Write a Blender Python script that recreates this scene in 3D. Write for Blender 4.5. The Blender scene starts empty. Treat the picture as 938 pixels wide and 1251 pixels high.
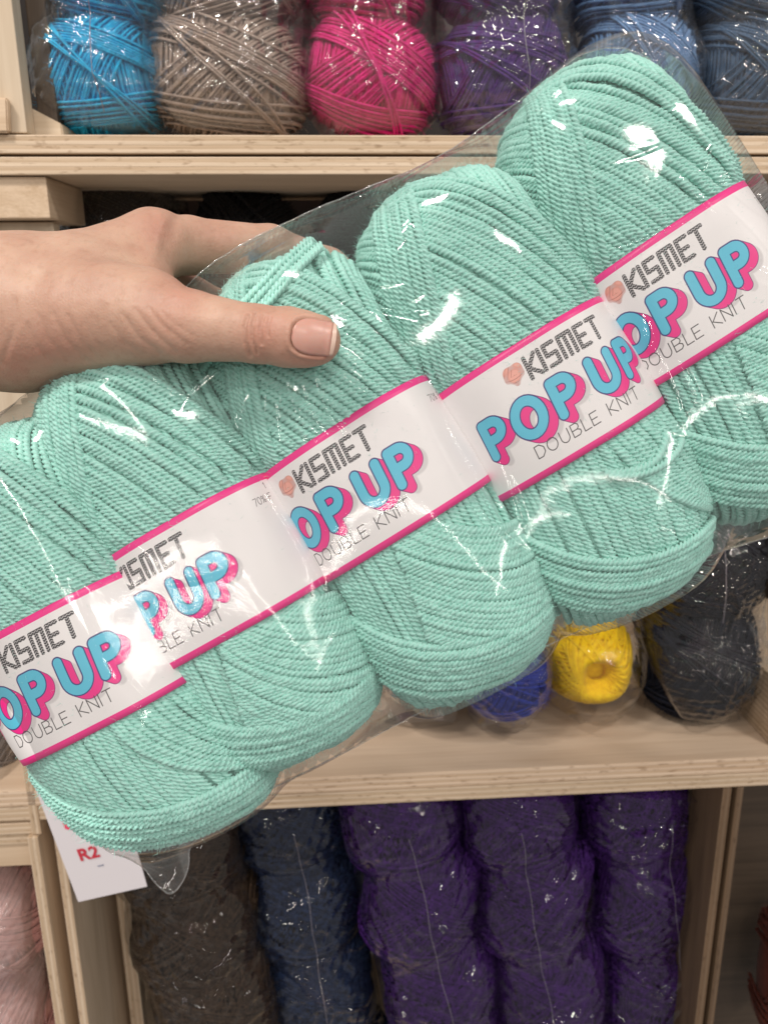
import bpy, bmesh, math, random
import numpy as np
from mathutils import Vector, Matrix, Euler

random.seed(7)
rng = np.random.default_rng(7)
R = math.radians
scene = bpy.context.scene
COL = scene.collection

# ------------------------------------------------------------------ camera
PW, PH, F = 938.0, 1251.0, 1000.0
cam_d = bpy.data.cameras.new("camera")
cam = bpy.data.objects.new("camera", cam_d)
COL.objects.link(cam)
cam_d.sensor_fit = 'VERTICAL'
cam_d.sensor_height = 36.0
cam_d.lens = F / PH * 36.0
cam_d.clip_start = 0.02
cam_d.clip_end = 50
CAM = Vector((0, 0, 1.45))
ROT = (Matrix.Rotation(R(-3.6), 3, 'Z') @ Matrix.Rotation(R(90 - 16.0), 3, 'X') @ Matrix.Rotation(R(-0.5), 3, 'Z'))
cam.matrix_world = Matrix.Translation(CAM) @ ROT.to_4x4()
cam_d.dof.use_dof = True
cam_d.dof.focus_distance = 0.275
cam_d.dof.aperture_fstop = 21.0
scene.camera = cam

# ------------------------------------------------------------------ world, lamps, exposure
w = bpy.data.worlds.new("World")
scene.world = w
w.use_nodes = True
bg = w.node_tree.nodes["Background"]
bg.inputs[0].default_value = (1.0, 0.93, 0.87, 1)
bg.inputs[1].default_value = 0.25


def lamp(name, loc, target, size, watts, col=(1, 0.93, 0.86), size_y=None):
    l = bpy.data.lights.new(name, 'AREA')
    l.energy = watts
    l.size = size
    if size_y:
        l.shape = 'RECTANGLE'; l.size_y = size_y
    else:
        l.shape = 'DISK'
    l.color = col
    o = bpy.data.objects.new(name, l)
    COL.objects.link(o)
    o.location = loc
    d = Vector(target) - Vector(loc)
    o.rotation_euler = d.to_track_quat('-Z', 'Y').to_euler()
    return o


lamp("ceiling_lamp", (-0.70, -0.35, 2.75), (0, 0.35, 1.4), 0.34, 14, size_y=0.07)
lamp("ceiling_lamp", (0.95, -0.55, 2.75), (0, 0.4, 1.4), 0.30, 8, size_y=0.05)
lamp("ceiling_lamp", (0.1, -1.55, 2.75), (0, 0.4, 1.3), 0.36, 6, size_y=0.05)
lamp("added_glint_strip", (0, -6.2, 2.9), (0, -6.0, 1.3), 6.0, 70, size_y=0.10)  # added strip, no fixture in view: draws highlights on the film folds
for sx_ in (-2.0, 2.1):
    o_ = lamp("added_glint_strip", (sx_, -5.2, 2.8), (sx_, -5.2, 1.0), 8.0, 70, size_y=0.08)  # unseen pair added to stretch the glints along upright folds
    o_.rotation_euler = (0, 0, math.pi / 2)

scene.view_settings.view_transform = 'Standard'
scene.view_settings.look = 'None'
scene.view_settings.exposure = 0.38
scene.view_settings.gamma = 1.0
scene.render.engine = 'CYCLES'
scene.cycles.use_denoising = True
scene.cycles.max_bounces = 8
scene.cycles.transparent_max_bounces = 24
scene.cycles.sample_clamp_indirect = 6.0
scene.cycles.caustics_reflective = False
scene.cycles.caustics_refractive = False


# ------------------------------------------------------------------ helpers: frames and pixels
def ray(px, py):
    d = Vector(((px - PW / 2) / F, -(py - PH / 2) / F, -1.0))
    return ROT @ d


def at(px, py, Y):
    d = ray(px, py)
    return CAM + d * ((Y - CAM.y) / d.y)


class Frame:
    """origin + right, up, toward-viewer axes; array in -> world array out"""
    def __init__(self, o, ex, ey, ez):
        self.o = np.array(o, float)
        self.M = np.array([list(ex), list(ey), list(ez)], float)

    def w(self, P):
        return np.asarray(P, float) @ self.M + self.o


D0, DM = 0.30, 0.29
HOLD = Frame(CAM + ROT @ Vector((0, 0, -D0)), ROT @ Vector((1, 0, 0)), ROT @ Vector((0, 1, 0)), ROT @ Vector((0, 0, 1)))


def hx(px):
    return (px - PW / 2) * DM / F


def hy(py):
    return -(py - PH / 2) * DM / F


def hp(px, py, z):
    """hold-frame point seen at that place of the photograph, z metres before the hold plane"""
    d = D0 - z
    return np.array([(px - PW / 2) * d / F, -(py - PH / 2) * d / F, z])


def tag(o, label=None, cat=None, group=None, kind=None):
    if label: o['label'] = label
    if cat: o['category'] = cat
    if group: o['group'] = group
    if kind: o['kind'] = kind
    return o


def empty(name, loc, label, cat, group=None):
    o = bpy.data.objects.new(name, None)
    o.empty_display_size = 0.01
    o.location = loc
    COL.objects.link(o)
    return tag(o, label, cat, group)


def link(name, mesh, parent=None):
    o = bpy.data.objects.new(name, mesh)
    COL.objects.link(o)
    if parent is not None:
        o.parent = parent
        o.matrix_parent_inverse = Matrix.Translation(parent.location).inverted() @ Matrix.Identity(4)
    return o


def mesh_np(name, V, Q, mat=None, smooth=True, uv=None):
    """fast quad mesh from numpy arrays"""
    me = bpy.data.meshes.new(name)
    V = np.asarray(V, np.float32); Q = np.asarray(Q, np.int32)
    k = Q.shape[1]
    me.vertices.add(len(V)); me.vertices.foreach_set('co', V.ravel())
    me.loops.add(Q.size); me.loops.foreach_set('vertex_index', Q.ravel())
    me.polygons.add(len(Q))
    me.polygons.foreach_set('loop_start', np.arange(0, Q.size, k, dtype=np.int32))
    me.polygons.foreach_set('use_smooth', np.full(len(Q), smooth, bool))
    if uv is not None:
        l = me.uv_layers.new(name='UVMap')
        l.data.foreach_set('uv', np.asarray(uv, np.float32)[Q.ravel()].ravel())
    me.update(calc_edges=True)
    me.validate()
    if mat: me.materials.append(mat)
    return me


def solidify(o, t, off=-1):
    m = o.modifiers.new('thickness', 'SOLIDIFY'); m.thickness = t; m.offset = off
    return o


# ------------------------------------------------------------------ materials
def newmat(name):
    m = bpy.data.materials.new(name); m.use_nodes = True
    nt = m.node_tree; nt.nodes.clear()
    out = nt.nodes.new('ShaderNodeOutputMaterial')
    return m, nt, out


def N(nt, t, **kw):
    n = nt.nodes.new(t)
    for k, v in kw.items():
        if k in n.inputs.keys() if isinstance(k, str) else False:
            n.inputs[k].default_value = v
        else:
            setattr(n, k, v)
    return n


def yarn_mat(name, col, col2, fuzz=0.5, scale=1400.0):
    m, nt, out = newmat(name)
    b = nt.nodes.new('ShaderNodeBsdfPrincipled')
    tc = nt.nodes.new('ShaderNodeTexCoord')
    no = nt.nodes.new('ShaderNodeTexNoise'); no.inputs['Scale'].default_value = 260; no.inputs['Detail'].default_value = 4
    ramp = nt.nodes.new('ShaderNodeValToRGB')
    ramp.color_ramp.elements[0].position = 0.32; ramp.color_ramp.elements[0].color = (*col2, 1)
    ramp.color_ramp.elements[1].position = 0.66; ramp.color_ramp.elements[1].color = (*col, 1)
    nf = nt.nodes.new('ShaderNodeTexNoise'); nf.inputs['Scale'].default_value = scale; nf.inputs['Detail'].default_value = 3
    bp = nt.nodes.new('ShaderNodeBump'); bp.inputs['Strength'].default_value = 0.55; bp.inputs['Distance'].default_value = 0.0003
    L = nt.links.new
    L(tc.outputs['Object'], no.inputs['Vector']); L(tc.outputs['Object'], nf.inputs['Vector'])
    L(no.outputs['Fac'], ramp.inputs['Fac']); L(ramp.outputs['Color'], b.inputs['Base Color'])
    L(nf.outputs['Fac'], bp.inputs['Height']); L(bp.outputs['Normal'], b.inputs['Normal'])
    b.inputs['Roughness'].default_value = 0.75
    b.inputs['Specular IOR Level'].default_value = 0.25
    b.inputs['Sheen Weight'].default_value = fuzz
    b.inputs['Sheen Roughness'].default_value = 0.45
    b.inputs['Sheen Tint'].default_value = (*[min(1, c * 0.6 + 0.4) for c in col], 1)
    L(b.outputs[0], out.inputs[0])
    return m


def film_mat(name, haze=0.05, rough=0.07, boost=1.7, tint=(0.985, 0.985, 0.985), bump=0.25, bscale=70.0, hazecol=(0.85, 0.84, 0.85)):
    m, nt, out = newmat(name)
    L = nt.links.new
    tr = nt.nodes.new('ShaderNodeBsdfTransparent'); tr.inputs[0].default_value = (*tint, 1)
    gl = nt.nodes.new('ShaderNodeBsdfGlossy'); gl.inputs['Roughness'].default_value = rough
    df = nt.nodes.new('ShaderNodeBsdfDiffuse'); df.inputs[0].default_value = (*hazecol, 1)
    fr = nt.nodes.new('ShaderNodeFresnel'); fr.inputs['IOR'].default_value = 1.5
    mu = nt.nodes.new('ShaderNodeMath'); mu.operation = 'MULTIPLY'; mu.inputs[1].default_value = boost; mu.use_clamp = True
    mn = nt.nodes.new('ShaderNodeMath'); mn.operation = 'MINIMUM'; mn.inputs[1].default_value = 0.36
    tc = nt.nodes.new('ShaderNodeTexCoord')
    no = nt.nodes.new('ShaderNodeTexNoise'); no.inputs['Scale'].default_value = bscale; no.inputs['Detail'].default_value = 5
    no.inputs['Distortion'].default_value = 1.2
    bp = nt.nodes.new('ShaderNodeBump'); bp.inputs['Strength'].default_value = bump; bp.inputs['Distance'].default_value = 0.002
    L(tc.outputs['Object'], no.inputs['Vector']); L(no.outputs['Fac'], bp.inputs['Height'])
    L(bp.outputs[0], gl.inputs['Normal']); L(bp.outputs[0], fr.inputs['Normal'])
    L(fr.outputs[0], mu.inputs[0]); L(mu.outputs[0], mn.inputs[0])
    m1 = nt.nodes.new('ShaderNodeMixShader'); m1.inputs[0].default_value = haze
    L(tr.outputs[0], m1.inputs[1]); L(df.outputs[0], m1.inputs[2])
    m2 = nt.nodes.new('ShaderNodeMixShader')
    L(mn.outputs[0], m2.inputs[0]); L(m1.outputs[0], m2.inputs[1]); L(gl.outputs[0], m2.inputs[2])
    L(m2.outputs[0], out.inputs[0])
    return m


def wood_mat(name, light, dark, ply=0.0, rough=0.6):
    """length of the board runs along local x, thickness along local z; ply = sheet thickness of the laminate"""
    m, nt, out = newmat(name)
    L = nt.links.new
    b = nt.nodes.new('ShaderNodeBsdfPrincipled'); b.inputs['Roughness'].default_value = rough
    tc = nt.nodes.new('ShaderNodeTexCoord'); oi = nt.nodes.new('ShaderNodeObjectInfo')
    add = nt.nodes.new('ShaderNodeVectorMath'); add.operation = 'ADD'
    L(tc.outputs['Object'], add.inputs[0])
    cmb = nt.nodes.new('ShaderNodeCombineXYZ')
    rm = nt.nodes.new('ShaderNodeMath'); rm.operation = 'MULTIPLY'; rm.inputs[1].default_value = 7.0
    L(oi.outputs['Random'], rm.inputs[0]); L(rm.outputs[0], cmb.inputs[0]); L(rm.outputs[0], cmb.inputs[1])
    L(cmb.outputs[0], add.inputs[1])
    mp = nt.nodes.new('ShaderNodeMapping'); mp.inputs['Scale'].default_value = (3.2, 34, 60)
    L(add.outputs[0], mp.inputs[0])
    n1 = nt.nodes.new('ShaderNodeTexNoise'); n1.inputs['Scale'].default_value = 1.0; n1.inputs['Detail'].default_value = 6; n1.inputs['Distortion'].default_value = 1.6
    L(mp.outputs[0], n1.inputs['Vector'])
    mp2 = nt.nodes.new('ShaderNodeMapping'); mp2.inputs['Scale'].default_value = (14, 420, 700)
    L(add.outputs[0], mp2.inputs[0])
    n2 = nt.nodes.new('ShaderNodeTexNoise'); n2.inputs['Scale'].default_value = 1.0; n2.inputs['Detail'].default_value = 3
    L(mp2.outputs[0], n2.inputs['Vector'])
    mx = nt.nodes.new('ShaderNodeMath'); mx.operation = 'MULTIPLY_ADD'; mx.inputs[1].default_value = 0.45
    L(n2.outputs['Fac'], mx.inputs[0]); L(n1.outputs['Fac'], mx.inputs[2])
    ramp = nt.nodes.new('ShaderNodeValToRGB')
    ramp.color_ramp.elements[0].position = 0.42; ramp.color_ramp.elements[0].color = (*dark, 1)
    ramp.color_ramp.elements[1].position = 0.86; ramp.color_ramp.elements[1].color = (*light, 1)
    L(mx.outputs[0], ramp.inputs['Fac'])
    col = ramp.outputs['Color']
    bp = nt.nodes.new('ShaderNodeBump'); bp.inputs['Strength'].default_value = 0.35; bp.inputs['Distance'].default_value = 0.0006
    hgt = n2.outputs['Fac']
    if ply:
        sx = nt.nodes.new('ShaderNodeSeparateXYZ'); L(tc.outputs['Object'], sx.inputs[0])
        mpw = nt.nodes.new('ShaderNodeMapping'); mpw.inputs['Scale'].default_value = (25, 60, 60); L(add.outputs[0], mpw.inputs[0])
        nw = nt.nodes.new('ShaderNodeTexNoise'); nw.inputs['Scale'].default_value = 1.0; L(mpw.outputs[0], nw.inputs['Vector'])
        z1 = nt.nodes.new('ShaderNodeMath'); z1.operation = 'MULTIPLY_ADD'; z1.inputs[1].default_value = 0.0011
        L(nw.outputs['Fac'], z1.inputs[0]); L(sx.outputs['Z'], z1.inputs[2])
        dv = nt.nodes.new('ShaderNodeMath'); dv.operation = 'DIVIDE'; dv.inputs[1].default_value = ply; L(z1.outputs[0], dv.inputs[0])
        fc = nt.nodes.new('ShaderNodeMath'); fc.operation = 'FRACT'; L(dv.outputs[0], fc.inputs[0])
        r2 = nt.nodes.new('ShaderNodeValToRGB')
        e = r2.color_ramp.elements
        e[0].position = 0.0; e[0].color = (0.38, 0.3, 0.24, 1)
        e[1].position = 0.12; e[1].color = (1, 1, 1, 1)
        for p, c in ((0.5, (1, 1, 1, 1)), (0.55, (0.72, 0.64, 0.55, 1)), (0.92, (0.82, 0.76, 0.68, 1))):
            x = e.new(p); x.color = c
        L(fc.outputs[0], r2.inputs['Fac'])
        # chips along the ply lines
        mc = nt.nodes.new('ShaderNodeMapping'); mc.inputs['Scale'].default_value = (130, 130, 500); L(add.outputs[0], mc.inputs[0])
        nc = nt.nodes.new('ShaderNodeTexNoise'); nc.inputs['Scale'].default_value = 1.0; nc.inputs['Detail'].default_value = 4; L(mc.outputs[0], nc.inputs['Vector'])
        rc = nt.nodes.new('ShaderNodeValToRGB')
        rc.color_ramp.elements[0].position = 0.3; rc.color_ramp.elements[0].color = (0.45, 0.36, 0.28, 1)
        rc.color_ramp.elements[1].position = 0.42; rc.color_ramp.elements[1].color = (1, 1, 1, 1)
        L(nc.outputs['Fac'], rc.inputs['Fac'])
        mm = nt.nodes.new('ShaderNodeMix'); mm.data_type = 'RGBA'; mm.blend_type = 'MULTIPLY'; mm.inputs[0].default_value = 0.75
        L(col, mm.inputs[6]); L(r2.outputs[0], mm.inputs[7])
        m3 = nt.nodes.new('ShaderNodeMix'); m3.data_type = 'RGBA'; m3.blend_type = 'MULTIPLY'; m3.inputs[0].default_value = 0.6
        L(mm.outputs[2], m3.inputs[6]); L(rc.outputs[0], m3.inputs[7])
        # only the sawn edges show the plies, the faces are one veneer
        ge = nt.nodes.new('ShaderNodeNewGeometry')
        vt = nt.nodes.new('ShaderNodeVectorTransform'); vt.vector_type = 'NORMAL'; vt.convert_from = 'WORLD'; vt.convert_to = 'OBJECT'
        L(ge.outputs['True Normal'], vt.inputs[0])
        sn = nt.nodes.new('ShaderNodeSeparateXYZ'); L(vt.outputs[0], sn.inputs[0])
        ab = nt.nodes.new('ShaderNodeMath'); ab.operation = 'ABSOLUTE'; L(sn.outputs['Z'], ab.inputs[0])
        lt = nt.nodes.new('ShaderNodeMath'); lt.operation = 'LESS_THAN'; lt.inputs[1].default_value = 0.5; L(ab.outputs[0], lt.inputs[0])
        m4 = nt.nodes.new('ShaderNodeMix'); m4.data_type = 'RGBA'; L(lt.outputs[0], m4.inputs[0]); L(col, m4.inputs[6]); L(m3.outputs[2], m4.inputs[7])
        col = m4.outputs[2]
    L(col, b.inputs['Base Color']); L(hgt, bp.inputs['Height']); L(bp.outputs[0], b.inputs['Normal'])
    L(b.outputs[0], out.inputs[0])
    return m


def plain_mat(name, col, rough=0.6, noise=0.0, scale=30):
    m, nt, out = newmat(name)
    L = nt.links.new
    b = nt.nodes.new('ShaderNodeBsdfPrincipled'); b.inputs['Roughness'].default_value = rough
    if noise:
        tc = nt.nodes.new('ShaderNodeTexCoord'); n = nt.nodes.new('ShaderNodeTexNoise'); n.inputs['Scale'].default_value = scale; n.inputs['Detail'].default_value = 5
        rp = nt.nodes.new('ShaderNodeValToRGB')
        rp.color_ramp.elements[0].position = 0.3; rp.color_ramp.elements[1].position = 0.7
        rp.color_ramp.elements[0].color = (*[c * (1 - noise) for c in col], 1); rp.color_ramp.elements[1].color = (*[min(1, c * (1 + noise)) for c in col], 1)
        L(tc.outputs['Object'], n.inputs['Vector']); L(n.outputs['Fac'], rp.inputs['Fac']); L(rp.outputs[0], b.inputs['Base Color'])
    else:
        b.inputs['Base Color'].default_value = (*col, 1)
    L(b.outputs[0], out.inputs[0])
    return m


PLY = wood_mat('plywood', (0.74, 0.59, 0.44), (0.56, 0.425, 0.29), ply=0.0042)
PLYD = wood_mat('shade_tinted_plywood', (0.20, 0.13, 0.078), (0.125, 0.08, 0.047), ply=0.0042)  # plywood edges low on the right, their shade put into the colour
PINE = wood_mat('pine', (0.68, 0.52, 0.37), (0.52, 0.37, 0.235))
PALE = wood_mat('pale_board', (0.64, 0.53, 0.40), (0.52, 0.41, 0.29))
DIMW = wood_mat('shade_tinted_board', (0.085, 0.058, 0.038), (0.048, 0.032, 0.02))  # boards inside the crates, darkened in colour to stand for the shade there
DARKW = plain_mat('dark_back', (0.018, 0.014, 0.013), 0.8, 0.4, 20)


# ------------------------------------------------------------------ boards
def board(name, parent, p0, p1, lengthwise='x', mat=PLY, bev=0.0008, rot=None, kind=None, warp=0.0):
    """axis-aligned board between two corners; its mesh runs along local x with thickness in local z"""
    p0 = Vector(p0); p1 = Vector(p1)
    c = (p0 + p1) / 2
    s = Vector([abs(p1[i] - p0[i]) for i in range(3)])
    if lengthwise == 'x':   # length x, width y, thickness z
        loc = (s.x, s.y, s.z); e = Matrix.Identity(3)
    elif lengthwise == 'z':  # upright, thickness along world x
        loc = (s.z, s.y, s.x)
        e = Matrix(((0, 0, 1), (0, -1, 0), (1, 0, 0)))
    elif lengthwise == 'zy':  # upright, thickness along world y
        loc = (s.z, s.x, s.y)
        e = Matrix(((0, 1, 0), (0, 0, 1), (1, 0, 0)))
    else:                    # 'y': running to the back, thickness z
        loc = (s.y, s.x, s.z)
        e = Matrix(((0, -1, 0), (1, 0, 0), (0, 0, 1)))
    bm = bmesh.new()
    bmesh.ops.create_cube(bm, size=1.0)
    bmesh.ops.scale(bm, vec=loc, verts=bm.verts)
    bmesh.ops.bevel(bm, geom=bm.edges[:], offset=min(bev, min(loc) * 0.3), segments=2, affect='EDGES', profile=0.6)
    me = bpy.data.meshes.new(name); bm.to_mesh(me); bm.free()
    me.materials.append(mat)
    o = bpy.data.objects.new(name, me); COL.objects.link(o)
    m = Matrix.Translation(c) @ e.to_4x4()
    if rot is not None: m = Matrix.Translation(c) @ rot.to_4x4() @ e.to_4x4()
    if parent is not None:
        o.parent = parent
        m = Matrix.Translation(-parent.location) @ m
    o.matrix_basis = m
    if kind: o['kind'] = kind
    return o


YF = 0.50
z_at = lambda py, Y=YF, px=469: at(px, py, Y).z
x_at = lambda px, py, Y=YF: at(px, py, Y).x
XL = x_at(32, 330)           # inner face of the middle crate's side panel
XR = x_at(955, 905)
zA1, zA0 = z_at(165), z_at(187.5)
zB1, zB0 = z_at(191.5), z_at(213)
zC1, zC0 = z_at(946), z_at(965)
zD1, zD0 = z_at(966.2), z_at(983)
DEEP = 0.34

# the upper crate: only its floor, side and corner block are in view
cr = empty('wooden_crate', (0, YF, zA0), 'plywood crate of the upper shelf row holding cyan and magenta yarn', 'crate', 'plywood crates stacked as shelves')
board('bottom_board', cr, (-0.55, YF, zA0), (0.62, YF + 0.14, zA1))
board('bottom_board', cr, (-0.55, YF + 0.15, zA0), (0.62, YF + DEEP, zA1))
xl = x_at(20, 60)
board('side_board', cr, (xl - 0.05, YF + 0.002, zA1 + 0.001), (xl, YF + 0.016, zA1 + 0.30), 'zy', PALE)
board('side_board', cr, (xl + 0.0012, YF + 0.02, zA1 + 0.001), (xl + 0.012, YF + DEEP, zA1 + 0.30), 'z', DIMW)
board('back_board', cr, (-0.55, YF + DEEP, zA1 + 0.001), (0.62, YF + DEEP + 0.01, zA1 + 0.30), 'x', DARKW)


def wedge(name, parent, pts, y0, y1, mat=PINE):
    """prism: outline in x,z extruded from y0 to y1"""
    bm = bmesh.new()
    a = [bm.verts.new((x, y0, z)) for x, z in pts]; b = [bm.verts.new((x, y1, z)) for x, z in pts]
    bm.faces.new(a[::-1]); bm.faces.new(b)
    n = len(pts)
    for i in range(n): bm.faces.new((a[i], a[(i + 1) % n], b[(i + 1) % n], b[i]))
    bmesh.ops.recalc_face_normals(bm, faces=bm.faces)
    bmesh.ops.bevel(bm, geom=bm.edges[:], offset=0.0008, segments=2, affect='EDGES')
    me = bpy.data.meshes.new(name); bm.to_mesh(me); bm.free(); me.materials.append(mat)
    o = bpy.data.objects.new(name, me); COL.objects.link(o); o.parent = parent
    o.matrix_basis = Matrix.Translation(-parent.location)
    return o


q = lambda px, py, Y=YF + 0.006: (at(px, py, Y).x, at(px, py, Y).z)
wedge('corner_block', cr, [(q(-30, 165)[0], zA1 + 0.0005), (q(72, 160)[0], zA1 + 0.0005), q(68, 146), q(30, 126), q(18, 121), q(-30, 121)], YF + 0.0012, YF + 0.0015 + 0.0004, PINE) if False else None
wedge('corner_block', cr, [(q(-30, 165)[0], zA1 + 0.0005), (q(70, 160)[0], zA1 + 0.0005), q(68, 147), q(30, 127), q(10, 121), q(-30, 121)], YF + 0.017, YF + 0.045, PALE)
wedge('corner_block', cr, [(q(-30, 165)[0], zA1 + 0.0005), (q(18, 160)[0], zA1 + 0.0005), q(17, 124), q(-30, 121)], YF - 0.004, YF + 0.0015, PINE)

# the middle crate
cr2 = empty('wooden_crate', (0, YF, zC0), 'plywood crate behind the held pack, with a yellow ball on its floor', 'crate', 'plywood crates stacked as shelves')
board('top_board', cr2, (-0.55, YF, zB0), (0.62, YF + 0.20, zB1))
board('top_board', cr2, (-0.55, YF + 0.215, zB0), (0.62, YF + DEEP, zB1))
yb = 0.116
board('bottom_board', cr2, (-0.26, YF, zC0), (XR + 0.012, YF + yb, zC1), mat=wood_mat('pale_plywood', (0.77, 0.60, 0.45), (0.65, 0.48, 0.34), ply=0.0042))
board('bottom_board', cr2, (-0.26, YF + yb + 0.022, zC0), (XR + 0.012, YF + 0.215, zC1))
board('bottom_board', cr2, (-0.26, YF + 0.235, zC0), (XR + 0.012, YF + DEEP, zC1))
board('side_board', cr2, (XR, YF + 0.012, zC1 + 0.0005), (XR + 0.011, YF + DEEP, zC1 + 0.052), 'y', PLY)
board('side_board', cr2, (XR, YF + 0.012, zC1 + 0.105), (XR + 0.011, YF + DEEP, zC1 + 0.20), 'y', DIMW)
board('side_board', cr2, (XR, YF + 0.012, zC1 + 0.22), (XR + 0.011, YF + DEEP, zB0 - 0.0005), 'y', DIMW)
board('side_board', cr2, (x_at(50, 270) - 0.05, YF + 0.022, zC1 - 0.02), (x_at(50, 270), YF + 0.034, zB0 - 0.0235), 'zy', PALE)
board('corner_block', cr2, (x_at(55, 230) - 0.06, YF + 0.004, zB0 - 0.0225), (x_at(55, 230), YF + 0.075, zB0 - 0.0005), 'y', PINE)
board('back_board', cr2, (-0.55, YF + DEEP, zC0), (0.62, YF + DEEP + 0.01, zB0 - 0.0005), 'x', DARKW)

# the lower crate
cr3 = empty('wooden_crate', (0, YF, zD0), 'plywood crate of the lowest row with dark and purple yarn rolls inside', 'crate', 'plywood crates stacked as shelves')
zb = zD0 - 0.46
board('top_board', cr3, (-0.262, YF + 0.001, zD0), (XR + 0.0125, YF + 0.30, zD1))
xa, xb = x_at(50, 900), x_at(63, 900)
board('side_board', cr3, (x_at(64, 1010), YF, zb), (x_at(76, 1010), YF + 0.17, zD0 + 0.05), 'z', PLY)
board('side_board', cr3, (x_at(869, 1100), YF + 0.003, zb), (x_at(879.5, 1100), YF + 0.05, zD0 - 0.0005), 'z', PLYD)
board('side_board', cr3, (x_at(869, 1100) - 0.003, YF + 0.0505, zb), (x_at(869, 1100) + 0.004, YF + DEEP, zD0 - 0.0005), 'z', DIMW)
board('side_board', cr3, (x_at(64, 1010) + 0.013, YF + 0.075, zb), (x_at(64, 1010) + 0.024, YF + DEEP, zD0 - 0.001), 'z', PLY)
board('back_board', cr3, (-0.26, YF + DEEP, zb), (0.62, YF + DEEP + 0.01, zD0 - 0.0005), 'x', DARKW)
board('bottom_board', cr3, (-0.26, YF, zb - 0.01), (XR + 0.012, YF + DEEP, zb - 0.0005))

# neighbouring stack on the left
cr4 = empty('wooden_crate', (x_at(10, 1010), YF, zb), 'plywood crate at the picture edge with pale pink yarn inside', 'crate', 'plywood crates stacked as shelves')
xs0, xs1 = x_at(33, 1010), x_at(46, 1010)
board('side_board', cr4, (xs0, YF - 0.002, zb), (xs1, YF + 0.12, z_at(1000)), 'z', PLY)
board('top_board', cr4, (xs0 - 0.15, YF + 0.004, z_at(1014)), (xs0 - 0.0005, YF + 0.20, z_at(1001)), 'x', PLY)
board('corner_block', cr4, (xs0 - 0.15, YF + 0.006, z_at(1042)), (xs0 - 0.002, YF + 0.03, z_at(1015)), 'x', PINE)
board('back_board', cr4, (xs0 - 0.3, YF + 0.21, zb), (xs0 + 0.03, YF + 0.22, z_at(1014)), 'x', DARKW)
cr5 = empty('wooden_crate', (x_at(10, 990), YF, z_at(998)), 'plywood crate above the pink yarn crate, holding a grey yarn bag', 'crate', 'plywood crates stacked as shelves')
board('side_board', cr5, (x_at(29, 950), YF, z_at(999)), (x_at(41, 950), YF + 0.12, z_at(760)), 'z', PLY)
board('bottom_board', cr5, (xs0 - 0.15, YF + 0.002, z_at(1000)), (x_at(29, 950) - 0.0005, YF + 0.20, z_at(987)), 'x', PLY)
board('corner_block', cr5, (xs0 - 0.15, YF + 0.03, z_at(985)), (x_at(29, 950) - 0.001, YF + 0.045, z_at(962)), 'x', PALE)
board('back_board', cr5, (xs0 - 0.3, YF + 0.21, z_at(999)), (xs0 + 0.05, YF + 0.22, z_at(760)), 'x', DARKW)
# neighbouring stack on the right
cr6 = empty('wooden_crate', (x_at(920, 1100), YF, zb), 'plywood crate in the lower corner with a rust red bag inside', 'crate', 'plywood crates stacked as shelves')
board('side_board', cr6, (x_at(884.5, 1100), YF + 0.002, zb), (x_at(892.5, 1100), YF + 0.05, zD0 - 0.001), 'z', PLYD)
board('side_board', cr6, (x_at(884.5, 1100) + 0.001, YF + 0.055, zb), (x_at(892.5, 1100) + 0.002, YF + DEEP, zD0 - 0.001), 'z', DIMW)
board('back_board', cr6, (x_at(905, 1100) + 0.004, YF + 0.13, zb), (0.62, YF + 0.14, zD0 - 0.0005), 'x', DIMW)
board('top_board', cr6, (XR + 0.014, YF + 0.001, zD0), (0.62, YF + 0.3, zC1), 'x', PLY)


# ------------------------------------------------------------------ yarn: wound balls
class Skein:
    """bullet shaped ball; local x across, y along its axis, z to the viewer"""
    def __init__(s, a, b, c, e=2.35, p=3.2, shear=0.0, pb=None, shb=None, k=0.5):
        s.a, s.b, s.c, s.e, s.p, s.shear = a, b, c, e, p, shear
        s.k = k; s.pb = pb or p; s.shb = shear if shb is None else shb

    def G(s, y):
        return np.maximum(0, 1 - np.abs(y / s.b) ** np.where(y > 0, s.p, s.pb)) ** (s.e * s.k)

    def z(s, x, y):
        g = s.G(y) - np.abs(x / s.a) ** s.e
        return np.where(g > 0, s.c * np.maximum(g, 0) ** (1 / s.e), -1.0)

    def nrm(s, P):
        x, y, z = P[:, 0], P[:, 1], P[:, 2]
        h = 1e-5
        gy = (s.G(y + h) - s.G(y - h)) / (2 * h)
        n = np.stack([s.e * np.abs(x / s.a) ** (s.e - 1) * np.sign(x) / s.a, -np.clip(gy, -90, 90), s.e * np.abs(z / s.c) ** (s.e - 1) * np.sign(z) / s.c], 1)
        return n / (np.linalg.norm(n, axis=1, keepdims=True) + 1e-9)

    def deform(s, P):
        P = P.copy()
        t = P[:, 1] / s.b
        P[:, 0] += np.where(t > 0, s.shear, s.shb) * s.b * np.sign(t) * np.abs(t) ** 2.6
        return P


def bez(P, t):
    P = np.array(P, float); t = t[:, None]
    return (1 - t) ** 2 * P[0] + 2 * t * (1 - t) * P[1] + t * t * P[2]


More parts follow.
